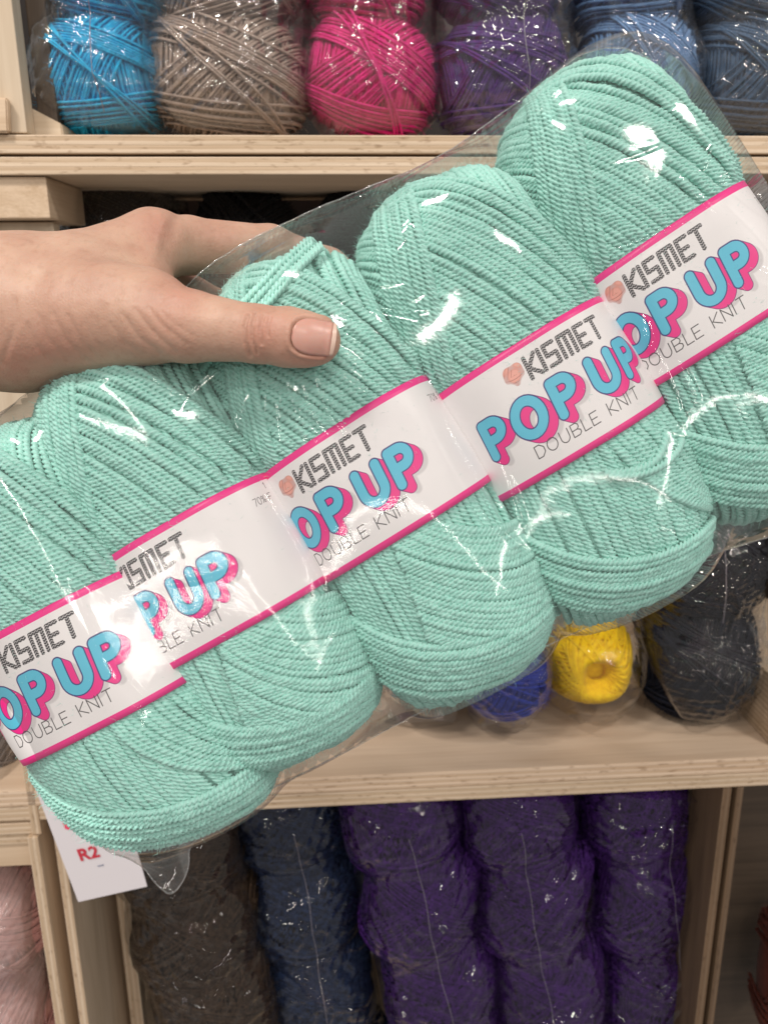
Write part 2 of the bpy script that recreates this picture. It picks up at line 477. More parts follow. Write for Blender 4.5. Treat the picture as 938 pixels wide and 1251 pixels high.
def strands(sk, A, B, lift, spacing, step, rg, ylim=(-9, 9), jit=0.2, hold=0.0, hc=0.0):
    """paths between the edges A and B (quadratic curves in units of a and b) laid on the skein"""
    t = np.linspace(0, 1, 500)
    S = np.array([sk.a, sk.b])
    ea, eb = bez(A, t) * S, bez(B, t) * S
    wid = np.linalg.norm(ea[150:350] - eb[150:350], axis=1).mean()
    n = max(2, int(round(wid / spacing)) + 1)
    out = []
    for i in range(n):
        f = i / (n - 1) + rg.normal(0, jit) / max(n, 4)
        P2 = ea * (1 - f) + eb * f
        P2 = P2 + np.stack([np.sin(t * rg.uniform(3, 9) + rg.uniform(0, 6)), np.zeros_like(t)], 1) * spacing * 0.2
        z = sk.z(P2[:, 0], P2[:, 1])
        ok = (z > 0) & (P2[:, 1] > ylim[0] * sk.b) & (P2[:, 1] < ylim[1] * sk.b)
        if ok.sum() < 12: continue
        idx = np.flatnonzero(ok)
        br = np.flatnonzero(np.diff(idx) > 1)
        segs = np.split(idx, br + 1)
        idx = max(segs, key=len)
        if len(idx) < 12: continue
        P = np.column_stack([P2[idx], z[idx]])
        nn = sk.nrm(P)
        lf = lift + rg.normal(0, 0.00022)
        if hold:
            k = np.clip((np.abs(P[:, 1] - hc) - hold * 0.80) / (hold * 0.5), 0, 1)
            lf = lf * (0.15 + 0.85 * k * k * (3 - 2 * k))
            lf = lf[:, None]
        P = P + nn * lf
        tt = t[idx]
        P = P + nn * (0.00016 * np.sin(tt * rg.uniform(20, 45) + rg.uniform(0, 6)) + 0.00012 * np.sin(tt * rg.uniform(50, 90)))[:, None]
        e0, e1 = P[0].copy(), P[-1].copy()
        f0, f1 = e0.copy(), e1.copy()
        for e_, z_, q_ in ((e0, -.25, .985), (e1, -.25, .985), (f0, -.7, .90), (f1, -.7, .90)):
            e_[2] = z_ * sk.c; e_[:2] *= q_
        Q = [P]
        if z[idx[0]] < 0.55 * sk.c: Q.insert(0, np.stack([f0, e0]))
        if z[idx[-1]] < 0.55 * sk.c: Q.append(np.stack([e1, f1]))
        P = np.vstack(Q)
        d = np.r_[0, np.cumsum(np.linalg.norm(np.diff(P, axis=0), axis=1))]
        m = int(d[-1] / step)
        if m < 5: continue
        u = np.linspace(0, d[-1], m)
        P = np.column_stack([np.interp(u, d, P[:, j]) for j in range(3)])
        k = np.array([0.25, 0.5, 0.25])
        for _ in range(3):
            P[1:-1] = 0.25 * P[:-2] + 0.5 * P[1:-1] + 0.25 * P[2:]
        out.append(P)
    return out


def tubes(paths, sk, r, pitch, step, lobes=3, hi=1.16, lo=0.60, rg=rng, ring=None):
    V, Q, base = [], [], 0
    if lobes:
        ring = lobes * 3; prof = np.tile([1.03, 1.03, 0.52], lobes)
        aoff = (np.repeat(np.arange(lobes), 3) * 120 + np.tile([-27, 27, 60], lobes)) * math.pi / 180
    else:
        prof = np.ones(ring); aoff = np.arange(ring) * 2 * math.pi / ring
    for P in paths:
        m = len(P)
        T = np.gradient(P, axis=0); T /= np.linalg.norm(T, axis=1, keepdims=True) + 1e-12
        rad = np.stack([P[:, 0] / sk.a ** 2, P[:, 1] / sk.b ** 2 * 0.6, P[:, 2] / sk.c ** 2 + 1e-3], 1)
        Bn = np.cross(T, rad); Bn /= np.linalg.norm(Bn, axis=1, keepdims=True) + 1e-12
        Nn = np.cross(Bn, T)
        s = np.r_[0, np.cumsum(np.linalg.norm(np.diff(P, axis=0), axis=1))]
        th = (2 * math.pi * s / pitch if pitch else 0 * s) + rg.uniform(0, 6.28)
        ang = th[:, None] + aoff[None]
        rr = r * prof[None] * (1 + 0.05 * np.sin(s * 900 + rg.uniform(0, 6)))[:, None] * rg.uniform(0.93, 1.07)
        X = P[:, None] + (np.cos(ang) * rr)[..., None] * Bn[:, None] + (np.sin(ang) * rr)[..., None] * Nn[:, None]
        V.append(X.reshape(-1, 3))
        i = np.arange(m - 1)[:, None] * ring; j = np.arange(ring)[None]; j2 = (j + 1) % ring
        Q.append(np.stack([i + j, i + j2, i + ring + j2, i + ring + j], -1).reshape(-1, 4) + base)
        base += m * ring
    return np.vstack(V), np.vstack(Q)


def core_mesh(sk, inset, back=True, nu=40, nv=36):
    th = np.linspace(-math.pi, math.pi, nu, endpoint=False)
    ys = np.sin(np.linspace(-math.pi / 2, math.pi / 2, nv))
    g = np.maximum(0, 1 - np.abs(ys) ** np.where(ys > 0, sk.p, sk.pb)) ** sk.k
    c, s_ = np.cos(th), np.sin(th)
    q_ = (np.abs(c) ** sk.e + np.abs(s_) ** sk.e) ** (-1 / sk.e)
    V = np.stack([g[:, None] * (q_ * s_)[None] * (sk.a - inset), np.repeat((ys * (sk.b - inset))[:, None], nu, 1), g[:, None] * (q_ * c)[None] * (sk.c - inset)], -1).reshape(-1, 3)
    i = np.arange(nv - 1)[:, None] * nu; j = np.arange(nu)[None]; j2 = (j + 1) % nu
    return V, np.stack([i + j, i + j2, i + nu + j2, i + nu + j], -1).reshape(-1, 4)


def jig(P, rg, s=0.05):
    return [(x + rg.normal(0, s), y + rg.normal(0, s * 0.5)) for x, y in P]


# ------------------------------------------------------------------ label artwork (flat print) drawn as distance fields
SS = 4
U0, U1, VH = -260, 560, 163
AW, AH = (U1 - U0) * SS, VH * SS
art = np.ones((AH, AW, 3), np.float32) * np.array([0.88, 0.855, 0.86], np.float32)


def segs_dist(segs, X, Y):
    d = np.full(X.shape, 1e9, np.float32)
    for (x0, y0, x1, y1) in segs:
        dx, dy = x1 - x0, y1 - y0
        L2 = dx * dx + dy * dy + 1e-9
        t = np.clip(((X - x0) * dx + (Y - y0) * dy) / L2, 0, 1)
        d = np.minimum(d, np.hypot(X - x0 - t * dx, Y - y0 - t * dy))
    return d


def poly(pts, close=False):
    if close: pts = pts + [pts[0]]
    return [(*pts[i], *pts[i + 1]) for i in range(len(pts) - 1)]


def arc(cx, cy, rx, ry, a0, a1, n=14):
    return [(cx + rx * math.cos(R(a0 + (a1 - a0) * i / n)), cy + ry * math.sin(R(a0 + (a1 - a0) * i / n))) for i in range(n + 1)]


def paint(mask, x0, y0, col):
    h, w_ = mask.shape
    X0, Y0 = int((x0 - U0) * SS), int(y0 * SS)
    a0, b0 = max(0, X0), max(0, Y0); a1, b1 = min(AW, X0 + w_), min(AH, Y0 + h)
    if a1 <= a0 or b1 <= b0: return
    m = mask[b0 - Y0:b1 - Y0, a0 - X0:a1 - X0, None]
    art[b0:b1, a0:a1] = art[b0:b1, a0:a1] * (1 - m) + m * np.array(col, np.float32)


def grid(x0, y0, x1, y1):
    xs = np.arange(int((x1 - x0) * SS)) / SS + x0; ys = np.arange(int((y1 - y0) * SS)) / SS + y0
    return np.meshgrid(xs.astype(np.float32), ys.astype(np.float32))


def aa(d): return np.clip(0.5 - d * SS, 0, 1)


MAG = (0.90, 0.020, 0.27); CYA = (0.11, 0.56, 0.76); NAV = (0.03, 0.05, 0.20); GRY = (0.04, 0.037, 0.042)
art[:int(9.0 * SS)] = MAG; art[-int(9.0 * SS):] = MAG
# the two stems of each big letter, centred on (0,0), 46 high
GP = poly([(-9, 17), (-9, -17)]) + poly([(-9, -17), (1, -17)] + arc(1, -8, 9.5, 9, -90, 90) + [(-9, 1)])
GO = poly(arc(0, 0, 14.5, 17.5, 0, 360, 28))
GU = poly([(-12, -17), (-12, 4)] + arc(0, 4, 12, 13, 180, 0) + [(12, 4), (12, -17)])
SC = 1.22
GP, GO, GU = [[tuple(v * SC for v in s_) for s_ in g_] for g_ in (GP, GO, GU)]
big = [(GP, 8, 87), (GO, 58, 87.5), (GP, 109, 86), (GU, 167, 88), (GP, 212, 86)]
SH = 0.09
for kind in ('shadow', 'mag', 'face'):
    for G_, cx, cy in big:
        X, Y = grid(cx - 40, cy - 40, cx + 55, cy + 55)
        Xl = X - cx + SH * (Y - cy); Yl = Y - cy
        if kind == 'shadow':
            d = np.full(X.shape, 1e9, np.float32)
            for s_ in np.linspace(0.4, 1, 5):
                d = np.minimum(d, segs_dist(G_, Xl - 15 * s_, Yl - 14 * s_) - 6.2)
            paint(np.clip(0.5 - d / 2.2, 0, 1) * 0.75, cx - 40, cy - 40, (0.60, 0.575, 0.59))
        elif kind == 'mag':
            d = np.full(X.shape, 1e9, np.float32)
            for s_ in np.linspace(0, 1, 9):
                d = np.minimum(d, segs_dist(G_, Xl - 9 * s_, Yl - 8.5 * s_) - 6.8)
            paint(aa(d - 0.9), cx - 40, cy - 40, (0.22, 0.02, 0.16)); paint(aa(d), cx - 40, cy - 40, MAG)
        else:
            d = segs_dist(G_, Xl, Yl) - 6.8
            paint(aa(d - 0.7), cx - 40, cy - 40, NAV); paint(aa(d + 0.8), cx - 40, cy - 40, CYA)
KN = {
    'K': poly([(0, 0), (0, 10)]) + poly([(6.5, 0), (0.8, 5.2), (6.8, 10)]),
    'I': poly([(0, 0), (0, 10)]),
    'S': poly([(6, 0), (0, 0), (0, 5), (6, 5), (6, 10), (0, 10)]),
    'M': poly([(0, 10), (0, 0), (4, 0), (4, 10)]) + poly([(4, 0), (8, 0), (8, 10)]),
    'E': poly([(6, 0), (0, 0), (0, 10), (6, 10)]) + poly([(0, 5), (5, 5)]),
    'T': poly([(0, 0), (7, 0)]) + poly([(3.5, 0), (3.5, 10)]),
    'D': poly([(0, 0), (4, 0), (7, 3), (7, 7), (4, 10), (0, 10)], True),
    'O': poly(arc(4, 5, 4.2, 5, 0, 360, 20)),
    'U': poly([(0, 0), (0, 6)] + arc(3.5, 6, 3.5, 4, 180, 0) + [(7, 0)]),
    'B': poly([(0, 10), (0, 0), (4.5, 0), (6, 1.5), (6, 3.5), (4.5, 5), (0, 5)]) + poly([(4.5, 5), (6.6, 6.5), (6.6, 8.5), (5, 10), (0, 10)]),
    'L': poly([(0, 0), (0, 10), (5.6, 10)]),
    'N': poly([(0, 10), (0, 0), (7, 10), (7, 0)]),
    '7': poly([(0, 0), (6, 0), (2, 10)]), '0': poly(arc(3, 5, 3, 5, 0, 360, 20)),
    '%': poly(arc(1.5, 2.2, 1.5, 2, 0, 360, 10)) + poly(arc(5.5, 7.8, 1.5, 2, 0, 360, 10)) + poly([(6, 0), (1, 10)]),
    'F': poly([(6, 0), (0, 0), (0, 10)]) + poly([(0, 5), (5, 5)]), '1': poly([(1, 2), (3, 0), (3, 10)]),
    ' ': [],
}
ADV = {'K': 9.3, 'I': 3.6, 'S': 9.6, 'M': 11.6, 'E': 9.2, 'T': 9, 'D': 10, 'O': 11.3, 'U': 9.8, 'B': 9.5, 'L': 7.6, 'N': 9.8, ' ': 6, '7': 8, '0': 8, '%': 9, 'F': 8, '1': 6}


def write(txt, x, y, size, hw, col, width=None, knit=False, shear=0.09):
    tot = sum(ADV[c] for c in txt) - 2
    sx = size / 10 if width is None else width / tot
    for c in txt:
        if KN[c]:
            s = [(a * sx + x, b * size / 10 + y, c_ * sx + x, d_ * size / 10 + y) for a, b, c_, d_ in KN[c]]
            X, Y = grid(x - 8, y - 8, x + 12 * sx + 8, y + size + 8)
            Xs = X + shear * (Y - y - size / 2)
            dx = segs_dist(s, Xs, Y)
            m = aa(dx - hw)
            if knit:
                tri = np.abs(((Xs - x) / 2.35) % 2 - 1)
                m = m * np.where((((Y - y) + tri * 1.7) / 3.3) % 1 < 0.26, 0.15, 1.0)
            paint(m.astype(np.float32), x - 8, y - 8, col)
        x += ADV[c] * sx


write('KISMET', 88, 21, 27, 2.7, GRY, width=108, knit=True)
write('DOUBLE KNIT', 43, 123, 15.5, 0.62, (0.06, 0.055, 0.06), width=152)
write('70% F', 297, 27, 9.5, 0.45, (0.14, 0.13, 0.14), width=32)
write('1', 326, 12, 8, 0.45, (0.14, 0.13, 0.14))
X, Y = grid(50, 12, 90, 60)
hxn, hyn = (X - 69 + 0.12 * (Y - 35)) / 11.5, -(Y - 33.5) / 11.0
hv = (hxn ** 2 + hyn ** 2 - 1) ** 3 - hxn ** 2 * hyn ** 3
hm = np.clip(0.5 - hv * 4, 0, 1)
paint(hm.astype(np.float32), 50, 12, (0.88, 0.42, 0.34))
ln = (np.abs(((Y + 0.10 * (X - 69) ** 2 / 6) % 4.4) - 2.2) < 0.5) & (Y > 33)
ln |= (np.abs(((Y * 0.7 + X) % 5.0) - 2.5) < 0.45) & (Y <= 33) & (X < 70)
ed = np.clip(1 - np.abs(hv) * 3.2, 0, 1)
paint((np.clip(ln * 1.0, 0, 1) * hm * 0.6).astype(np.float32), 50, 12, (0.30, 0.06, 0.06))
paint((ed * 0.4 * (hm > 0.02)).astype(np.float32), 50, 12, (0.35, 0.08, 0.07))

img = bpy.data.images.new('label_print', AW, AH, alpha=False, float_buffer=False)
img.colorspace_settings.name = 'sRGB'
lin = np.clip(art, 0, 1)
srgb = np.where(lin <= 0.0031308, lin * 12.92, 1.055 * lin ** (1 / 2.4) - 0.055)
buf = np.ones((AH, AW, 4), np.float32); buf[..., :3] = srgb[::-1]
img.pixels.foreach_set(buf.ravel()); img.update(); img.pack()

LABEL, nt, out = newmat('printed_paper_band')
b = nt.nodes.new('ShaderNodeBsdfPrincipled'); ti = nt.nodes.new('ShaderNodeTexImage'); ti.image = img; ti.extension = 'EXTEND'; ti.interpolation = 'Cubic'
nt.links.new(ti.outputs[0], b.inputs['Base Color']); b.inputs['Roughness'].default_value = 0.38
tc = nt.nodes.new('ShaderNodeTexCoord'); no = nt.nodes.new('ShaderNodeTexNoise'); no.inputs['Scale'].default_value = 60
bp = nt.nodes.new('ShaderNodeBump'); bp.inputs['Strength'].default_value = 0.15; bp.inputs['Distance'].default_value = 0.002
nt.links.new(tc.outputs['Object'], no.inputs['Vector']); nt.links.new(no.outputs['Fac'], bp.inputs['Height']); nt.links.new(bp.outputs[0], b.inputs['Normal'])
nt.links.new(b.outputs[0], out.inputs[0])

# ------------------------------------------------------------------ the five mint balls of the held pack
MINT = yarn_mat('mint_acrylic', (0.465, 0.83, 0.745), (0.385, 0.755, 0.67), 0.35)
PXM = 1000.0 / 0.262      # photo pixels per metre on the front of the balls


def loc_frame(px, py, z, th, roll):
    t = R(th)
    ex = np.array([math.cos(t), math.sin(t), 0]); ey = np.array([-math.sin(t), math.cos(t), 0]); ez = np.array([0, 0, 1.0])
    r_ = R(roll)   # turn about the ball's own axis: right side towards the viewer
    ex2 = ex * math.cos(r_) + ez * math.sin(r_); ez2 = ez * math.cos(r_) - ex * math.sin(r_)
    return np.array([hx(px), hy(py), z]), np.array([ex2, ey, ez2])


BALLS = [  # px, py, z, label angle, half length px, u of the last P from the middle, v shift of label, label text
    (104, 780, 0.004, 27.5, 270, 78, 29, 'mint yarn ball at the lower tip of the pack, touching the price card', 3),
    (256, 677, 0.002, 29.5, 275, 36, 27, 'mint yarn ball second from the lower tip, percentage print on its band', 11),
    (460, 584, 0.000, 32, 290, 52, 2, 'mint yarn ball under the thumb tip, the middle one of five', 24),
    (661, 477, -0.002, 31.5, 292, 121, 17, 'mint yarn ball whose band shows the whole knitted heart and the first letter', 37),
    (840, 349, -0.003, 33, 297, 46, 8, 'mint yarn ball at the top corner of the pack, the highest of five', 58),
]
BALLW = []
H_LAB = VH / 2 / PXM
for k, (px, py, bz, th, half, uo, vs, text, seed) in enumerate(BALLS):
    rg = np.random.default_rng(seed)
    sk = Skein(0.0350, half * DM / F - 0.001, 0.0325, e=2.5, p=7.0, k=0.37, shear=(.06, .0, .05, .0, .03)[k], pb=7.5, shb=(-0.17, 0.02, 0.05, 0.08, 0.08)[k])
    o3, M3 = loc_frame(px, py, bz, th, 9.0)
    BALLW.append((sk, o3, M3))
    toW = lambda P: HOLD.w(sk.deform(P) @ M3 + o3)
    root = empty('yarn_ball', Vector(HOLD.w(o3[None])[0]), text, 'yarn', 'mint yarn balls in the held pack')
    sp, st, rad = 0.00174, 0.00060, 0.00136
    U = []
    hd = H_LAB + 0.001
    ysh = (-vs - 0) / PXM  # the band sits a little off the middle
    uv_ = dict(spacing=sp, step=st, rg=rg, hold=hd, hc=ysh)
    U += strands(sk, [(-1.0, -.05), (-1.02, .75), (-.85, 1.08)], [(1.0, -.05), (1.02, .75), (.92, 1.08)], 0.0, **uv_)
    U += strands(sk, [(-1.0, .05), (-1.05, -.72), (-.95, -1.08)], [(1.0, .05), (1.0, -.72), (.85, -1.08)], 0.0, **uv_)
    var = (0, 1, 1, 0, 1)[k]
    if var in (0, 1):
        U += strands(sk, jig([(-.65, 1.04), (.55, .92), (1.1, -.02)], rg), jig([(-1.18, .78), (-.78, .32), (-.35, -.15)], rg), 0.0016, ylim=(0, 1.1), **uv_)
        U += strands(sk, jig([(-1.12, .02), (-.92, .42), (-.25, 1.06)], rg), jig([(-.72, -.02), (-.42, .48), (.05, 1.05)], rg, .03), 0.0028, ylim=(0, 1.1), **uv_)
        U += strands(sk, jig([(-.3, .99), (.72, .97), (1.02, .12)], rg, .02), jig([(-.3, .93), (.58, .93), (.86, .08)], rg, .02), 0.0030, ylim=(0, 1.1), **uv_)
    else:
        U += strands(sk, jig([(-1.05, .72), (-.1, .62), (1.05, .02)], rg), jig([(-1.1, .30), (-.5, .20), (.0, -.05)], rg), 0.0015, ylim=(0, 1.1), **uv_)
        U += strands(sk, jig([(-.85, .35), (-.7, .85), (.5, 1.03)], rg), jig([(-1.12, .1), (-1.0, .82), (.1, 1.06)], rg), 0.0028, ylim=(0, 1.1), **uv_)
    # lower half: a curved bundle along the end, and a fan on the far side
    if var != 0:
        U += strands(sk, jig([(.05, -.1), (.6, -.42), (1.08, -.48)], rg), jig([(-.2, -.75), (.2, -1.0), (.8, -1.04)], rg), 0.0015, ylim=(-1.1, 0), **uv_)
    else:
        U += strands(sk, jig([(.35, -.05), (.15, -.55), (1.0, -.85)], rg), jig([(1.08, -.1), (1.0, -.3), (1.1, -.8)], rg), 0.0014, ylim=(-1.1, 0), **uv_)
    U += strands(sk, jig([(-1.08, -.22), (-.6, -.84), (.85, -.80)], rg, .03), jig([(-1.12, -.52), (-.75, -1.0), (.80, -.98)], rg, .03), 0.0022, ylim=(-1.1, 0), **uv_)
    V, Q = tubes(U, sk, rad, 0.0052, st, 3, rg=rg)
    FV = V[V[:, 2] > -.004]
    cv, cq = core_mesh(sk, 0.0010)
    V = V + rg.normal(0, .00005, V.shape)
    V = np.vstack([V, cv]); Q = np.vstack([Q, cq + len(V) - len(cv)])
    link('wound_yarn', mesh_np('wound_yarn', toW(V), Q, MINT), root)
    # a few slack strands that have slipped off the winding
    if k in (2, 3):
        S_ = strands(sk, jig([(.1, -.40), (.55, -.53), (.80, -.42)], rg, .02), jig([(.15, -.42), (.6, -.57), (.85, -.47)], rg, .02), 0.0030, sp * 1.2, st, rg, jit=.3)
        if k == 2: S_ = strands(sk, jig([(-.7, .82), (-.1, .80), (.6, .93)], rg, .02), jig([(-.8, .74), (-.1, .70), (.65, .88)], rg, .02), 0.0042, sp * 1.3, st, rg, jit=.4)
        V, Q = tubes(S_, sk, rad * 1.02, 0.0052, st, 3, rg=rg)
        link('slack_strand', mesh_np('slack_strand', toW(V), Q, MINT), root)
    # loose fibres standing off the plies
    pick = rg.choice(len(FV), 20000)
    p0 = FV[pick]; nn = p0 / np.array([sk.a ** 2, sk.b ** 2, sk.c ** 2]); nn /= np.linalg.norm(nn, axis=1, keepdims=True) + 1e-9
    dr = nn * rg.uniform(.1, .8, (20000, 1)) + rg.normal(0, .6, (20000, 3)); dr /= np.linalg.norm(dr, axis=1, keepdims=True)
    ln_ = rg.uniform(.0010, .0034, (20000, 1)); sd = np.cross(dr, rg.normal(0, 1, (20000, 3))); sd /= np.linalg.norm(sd, axis=1, keepdims=True) + 1e-9
    bend = rg.normal(0, .0005, (20000, 3)); wd_ = .00005
    m1_ = p0 + dr * ln_ * .5 + bend; e1_ = p0 + dr * ln_
    HV = np.stack([p0 - sd * wd_, p0 + sd * wd_, m1_ + sd * wd_, m1_ - sd * wd_, e1_ + sd * wd_ * .3, e1_ - sd * wd_ * .3], 1).reshape(-1, 3)
    ix = np.arange(20000)[:, None] * 6
    HQ = np.vstack([ix + [[0, 1, 2, 3]], ix + [[3, 2, 4, 5]]])
    tag(link('loose_fibres', mesh_np('loose_fibres', toW(HV), HQ, MINT), root), kind='stuff')
    # paper band round the ball
    na, nv = 150, 26
    ang = np.linspace(-math.pi, math.pi, na)
    q_ = (np.abs(np.cos(ang)) ** 2.7 + np.abs(np.sin(ang)) ** 2.7) ** (-1 / 2.7)
    cxs, czs = (sk.a + 0.0021) * q_ * np.sin(ang), (sk.c + 0.0027) * q_ * np.cos(ang)
    al = np.r_[0, np.cumsum(np.hypot(np.diff(cxs), np.diff(czs)))]; al -= al[na // 2]
    vv = np.linspace(-1, 1, nv)
    Vl = np.zeros((nv, na, 3)); UV = np.zeros((nv, na, 2))
    for i, v_ in enumerate(vv):
        bulge = 1 - 0.012 * abs(v_) ** 3
        wob = 0.0003 * np.sin(ang * 5 + v_ * 2 + k) + 0.0002 * np.sin(ang * 11 - v_ * 3)
        Vl[i, :, 0] = cxs * bulge; Vl[i, :, 2] = czs * bulge + wob; Vl[i, :, 1] = v_ * H_LAB + ysh
        UV[i, :, 0] = (al * PXM + 212 - uo - U0) / (U1 - U0); UV[i, :, 1] = 0.5 + v_ * 0.5
    i = np.arange(nv - 1)[:, None] * na; j = np.arange(na - 1)[None]
    Ql = np.stack([i + j, i + j + 1, i + na + j + 1, i + na + j], -1).reshape(-1, 4)
    me = mesh_np('paper_band', toW(Vl.reshape(-1, 3)), Ql, LABEL, uv=UV.reshape(-1, 2))
    solidify(link('paper_band', me, root), 0.00015)


# ------------------------------------------------------------------ film bags: a membrane drawn over what is inside
def pip(poly_, X, Y):
    inside = np.zeros(X.shape, bool); n = len(poly_)
    for i in range(n):
        x0, y0 = poly_[i]; x1, y1 = poly_[(i + 1) % n]
        c = ((y0 > Y) != (y1 > Y)) & (X < (x1 - x0) * (Y - y0) / ((y1 - y0) + 1e-15) + x0)
        inside ^= c
    return inside


def nearest_on(poly_, P):
    best = np.full(len(P), 1e9); out_ = P.copy(); n = len(poly_)
    for i in range(n):
        a_, b_ = np.array(poly_[i]), np.array(poly_[(i + 1) % n]); d = b_ - a_
        t = np.clip(((P - a_) @ d) / (d @ d + 1e-18), 0, 1); q2 = a_ + t[:, None] * d
        dd = np.linalg.norm(P - q2, axis=1); m = dd < best
        best[m] = dd[m]; out_[m] = q2[m]
    return out_, best


def smooth_poly(pts, n=3, keep=()):
    for _ in range(n):
        q2 = []
        for i in range(len(pts)):
            a_, b_ = np.array(pts[i]), np.array(pts[(i + 1) % len(pts)])
            q2 += [tuple(a_ * .75 + b_ * .25), tuple(a_ * .25 + b_ * .75)]
        pts = q2
    return pts


def shift2(a, i, j):
    return np.roll(np.roll(a, i, 0), j, 1)


def bag(poly_, heights, frame, step, mat, name, parent=None, creases=(), iters=300, offset=0.0012, wr=0.0004, seed=1, crumple=0.0, cscale=1.0, back=True, backstep=3, z0=0.0, minh=0.0006, ref_z=None):
    rg = np.random.default_rng(seed)
    P = np.array(poly_)
    x0, y0 = P.min(0) - step * 2; x1, y1 = P.max(0) + step * 2
    xs, ys = np.arange(x0, x1, step), np.arange(y0, y1, step)
    X, Y = np.meshgrid(xs, ys)
    inside = pip(poly_, X, Y)
    T = np.where(inside, 0.0, 0.0)
    Z = heights(X, Y)
    T = np.where(inside & (Z > 0), Z + offset, 0.0)
    # coarse-to-fine relaxation
    h = T.copy()
    for s_ in (8, 4, 2, 1):
        for _ in range(iters // 8):
            h = 0.25 * (shift2(h, s_, 0) + shift2(h, -s_, 0) + shift2(h, 0, s_) + shift2(h, 0, -s_))
            h = np.where(inside, np.maximum(h, T), 0)
    h = np.maximum(h, np.where(inside, minh, 0))
    e = 0 * h
    # soft folds
    ph = rg.uniform(0, 6.28, 40)
    for i in range(9):
        a_ = rg.uniform(0, math.pi); f = rg.uniform(60, 320) * cscale
        e += wr / 4 * np.sin((X * math.cos(a_) + Y * math.sin(a_)) * f + 2.0 * np.sin(Y * 40 + ph[i]) + ph[i + 10])
    if crumple:
        for i in range(14):
            a_ = rg.uniform(0, math.pi); f = rg.uniform(22, 85) * cscale
            wv = 0.7 * np.sin(X * rg.uniform(20, 70) + ph[i]) + 0.7 * np.sin(Y * rg.uniform(20, 70) + ph[i + 20])
            u = ((X * math.cos(a_) + Y * math.sin(a_)) * f + wv) % 1
            tri = np.abs(u * 2 - 1)
            gate = np.clip(0.5 + np.sin(X * rg.uniform(20, 80) + ph[i]) * np.sin(Y * rg.uniform(20, 80) + ph[i + 5]), 0, 1)
            e += crumple * (np.abs(tri - 0.5) * gate) / (f / 26)
    for (cx0, cy0, cx1, cy1, w_, hh) in creases:
        dx, dy = cx1 - cx0, cy1 - cy0; L_ = math.hypot(dx, dy) + 1e-9
        t = ((X - cx0) * dx + (Y - cy0) * dy) / L_ ** 2
        bow = 0.04 * L_ * np.sin(math.pi * np.clip(t, 0, 1)) * (1 if (cx0 * 7919) % 0.002 > 0.001 else -1)
        d = ((X - cx0) * dy - (Y - cy0) * dx) / L_ + bow
        m = (t > 0) & (t < 1) & (np.abs(d) < 4 * w_)
        e += np.where(m, hh * np.exp(-(d / w_) ** 2) * np.sin(math.pi * np.clip(t, 0, 1)) ** 0.6, 0)
    edge = np.clip(h / 0.003, 0, 1)
    hf = h + e * (0.35 + 0.65 * edge) * inside
    hf = np.where(inside, np.maximum(hf, T * 0.999), hf)

    def sheet(Zs, st, sign):
        Xs, Ys, Zz = X[::st, ::st], Y[::st, ::st], Zs[::st, ::st]
        ny, nx = Xs.shape
        pts = np.stack([Xs.ravel(), Ys.ravel()], 1)
        ins = pip(poly_, Xs, Ys).ravel()
        idx2 = np.flatnonzero(~ins)
        near, dd = nearest_on(poly_, pts[idx2])
        useb = np.zeros(len(pts), bool); ok = dd < step * st * 0.95
        useb[idx2[ok]] = True
        pts[idx2[ok]] = near[ok]
        use = ins | useb
        zz = Zz.ravel() * sign; zz[useb] = 0
        i = np.arange(ny - 1)[:, None] * nx; j = np.arange(nx - 1)[None]
        Qs = np.stack([i + j, i + j + 1, i + nx + j + 1, i + nx + j], -1).reshape(-1, 4)
        Qs = Qs[use[Qs].all(1)]
        remap = -np.ones(len(pts), int); u = np.unique(Qs); remap[u] = np.arange(len(u))
        Vs = np.column_stack([pts, zz + z0])[u]
        return Vs, remap[Qs]
    Vs, Qs = sheet(hf, 1, 1)
    o = link(name[0], mesh_np(name[0], frame.w(Vs), Qs, mat), parent)
    o2 = None
    if back:
        Vb, Qb = sheet(h * 1.0, backstep, -1)
        o2 = link(name[1], mesh_np(name[1], frame.w(Vb), Qb[:, ::-1], mat), parent)
    return o, o2


FILM = film_mat('clear_film', haze=0.026, rough=0.06, boost=1.1, bump=0.04, bscale=60)
FILM2 = film_mat('clear_film_crumpled', haze=0.03, rough=0.045, boost=1.9, bump=0.2, bscale=110)
FILM4 = film_mat('clear_film_creased', haze=0.004, rough=0.035, boost=1.7, bump=.2, bscale=80)
FILM3 = film_mat('clear_film_dark_shelf', haze=0.001, rough=0.035, boost=1.3, bump=0.05, bscale=80)


def pack_height(X, Y):
    Z = np.full(X.shape, -1.0)
    for sk, o3, M3 in BALLW:
        # solve on the unrolled frame: a small roll only tilts the top
        ex, ey, ez = M3
        e2 = ex[:2] / np.linalg.norm(ex[:2])
        dx, dy = X - o3[0], Y - o3[1]
        u = dx * e2[0] + dy * e2[1]; v = dx * ey[0] + dy * ey[1]
        t = np.clip(v / sk.b, -1, 1)
        u = u - np.where(t > 0, sk.shear, sk.shb) * sk.b * np.sign(t) * np.abs(t) ** 2.6
        big_ = Skein(sk.a + 0.0042, sk.b + 0.005, sk.c + 0.0038, sk.e, sk.p, pb=sk.pb, k=sk.k)
        z = big_.z(u, v)
        Z = np.maximum(Z, np.where(z > 0, z + u * math.tan(R(9.0)) * 0.9 + o3[2], -1))
    return Z


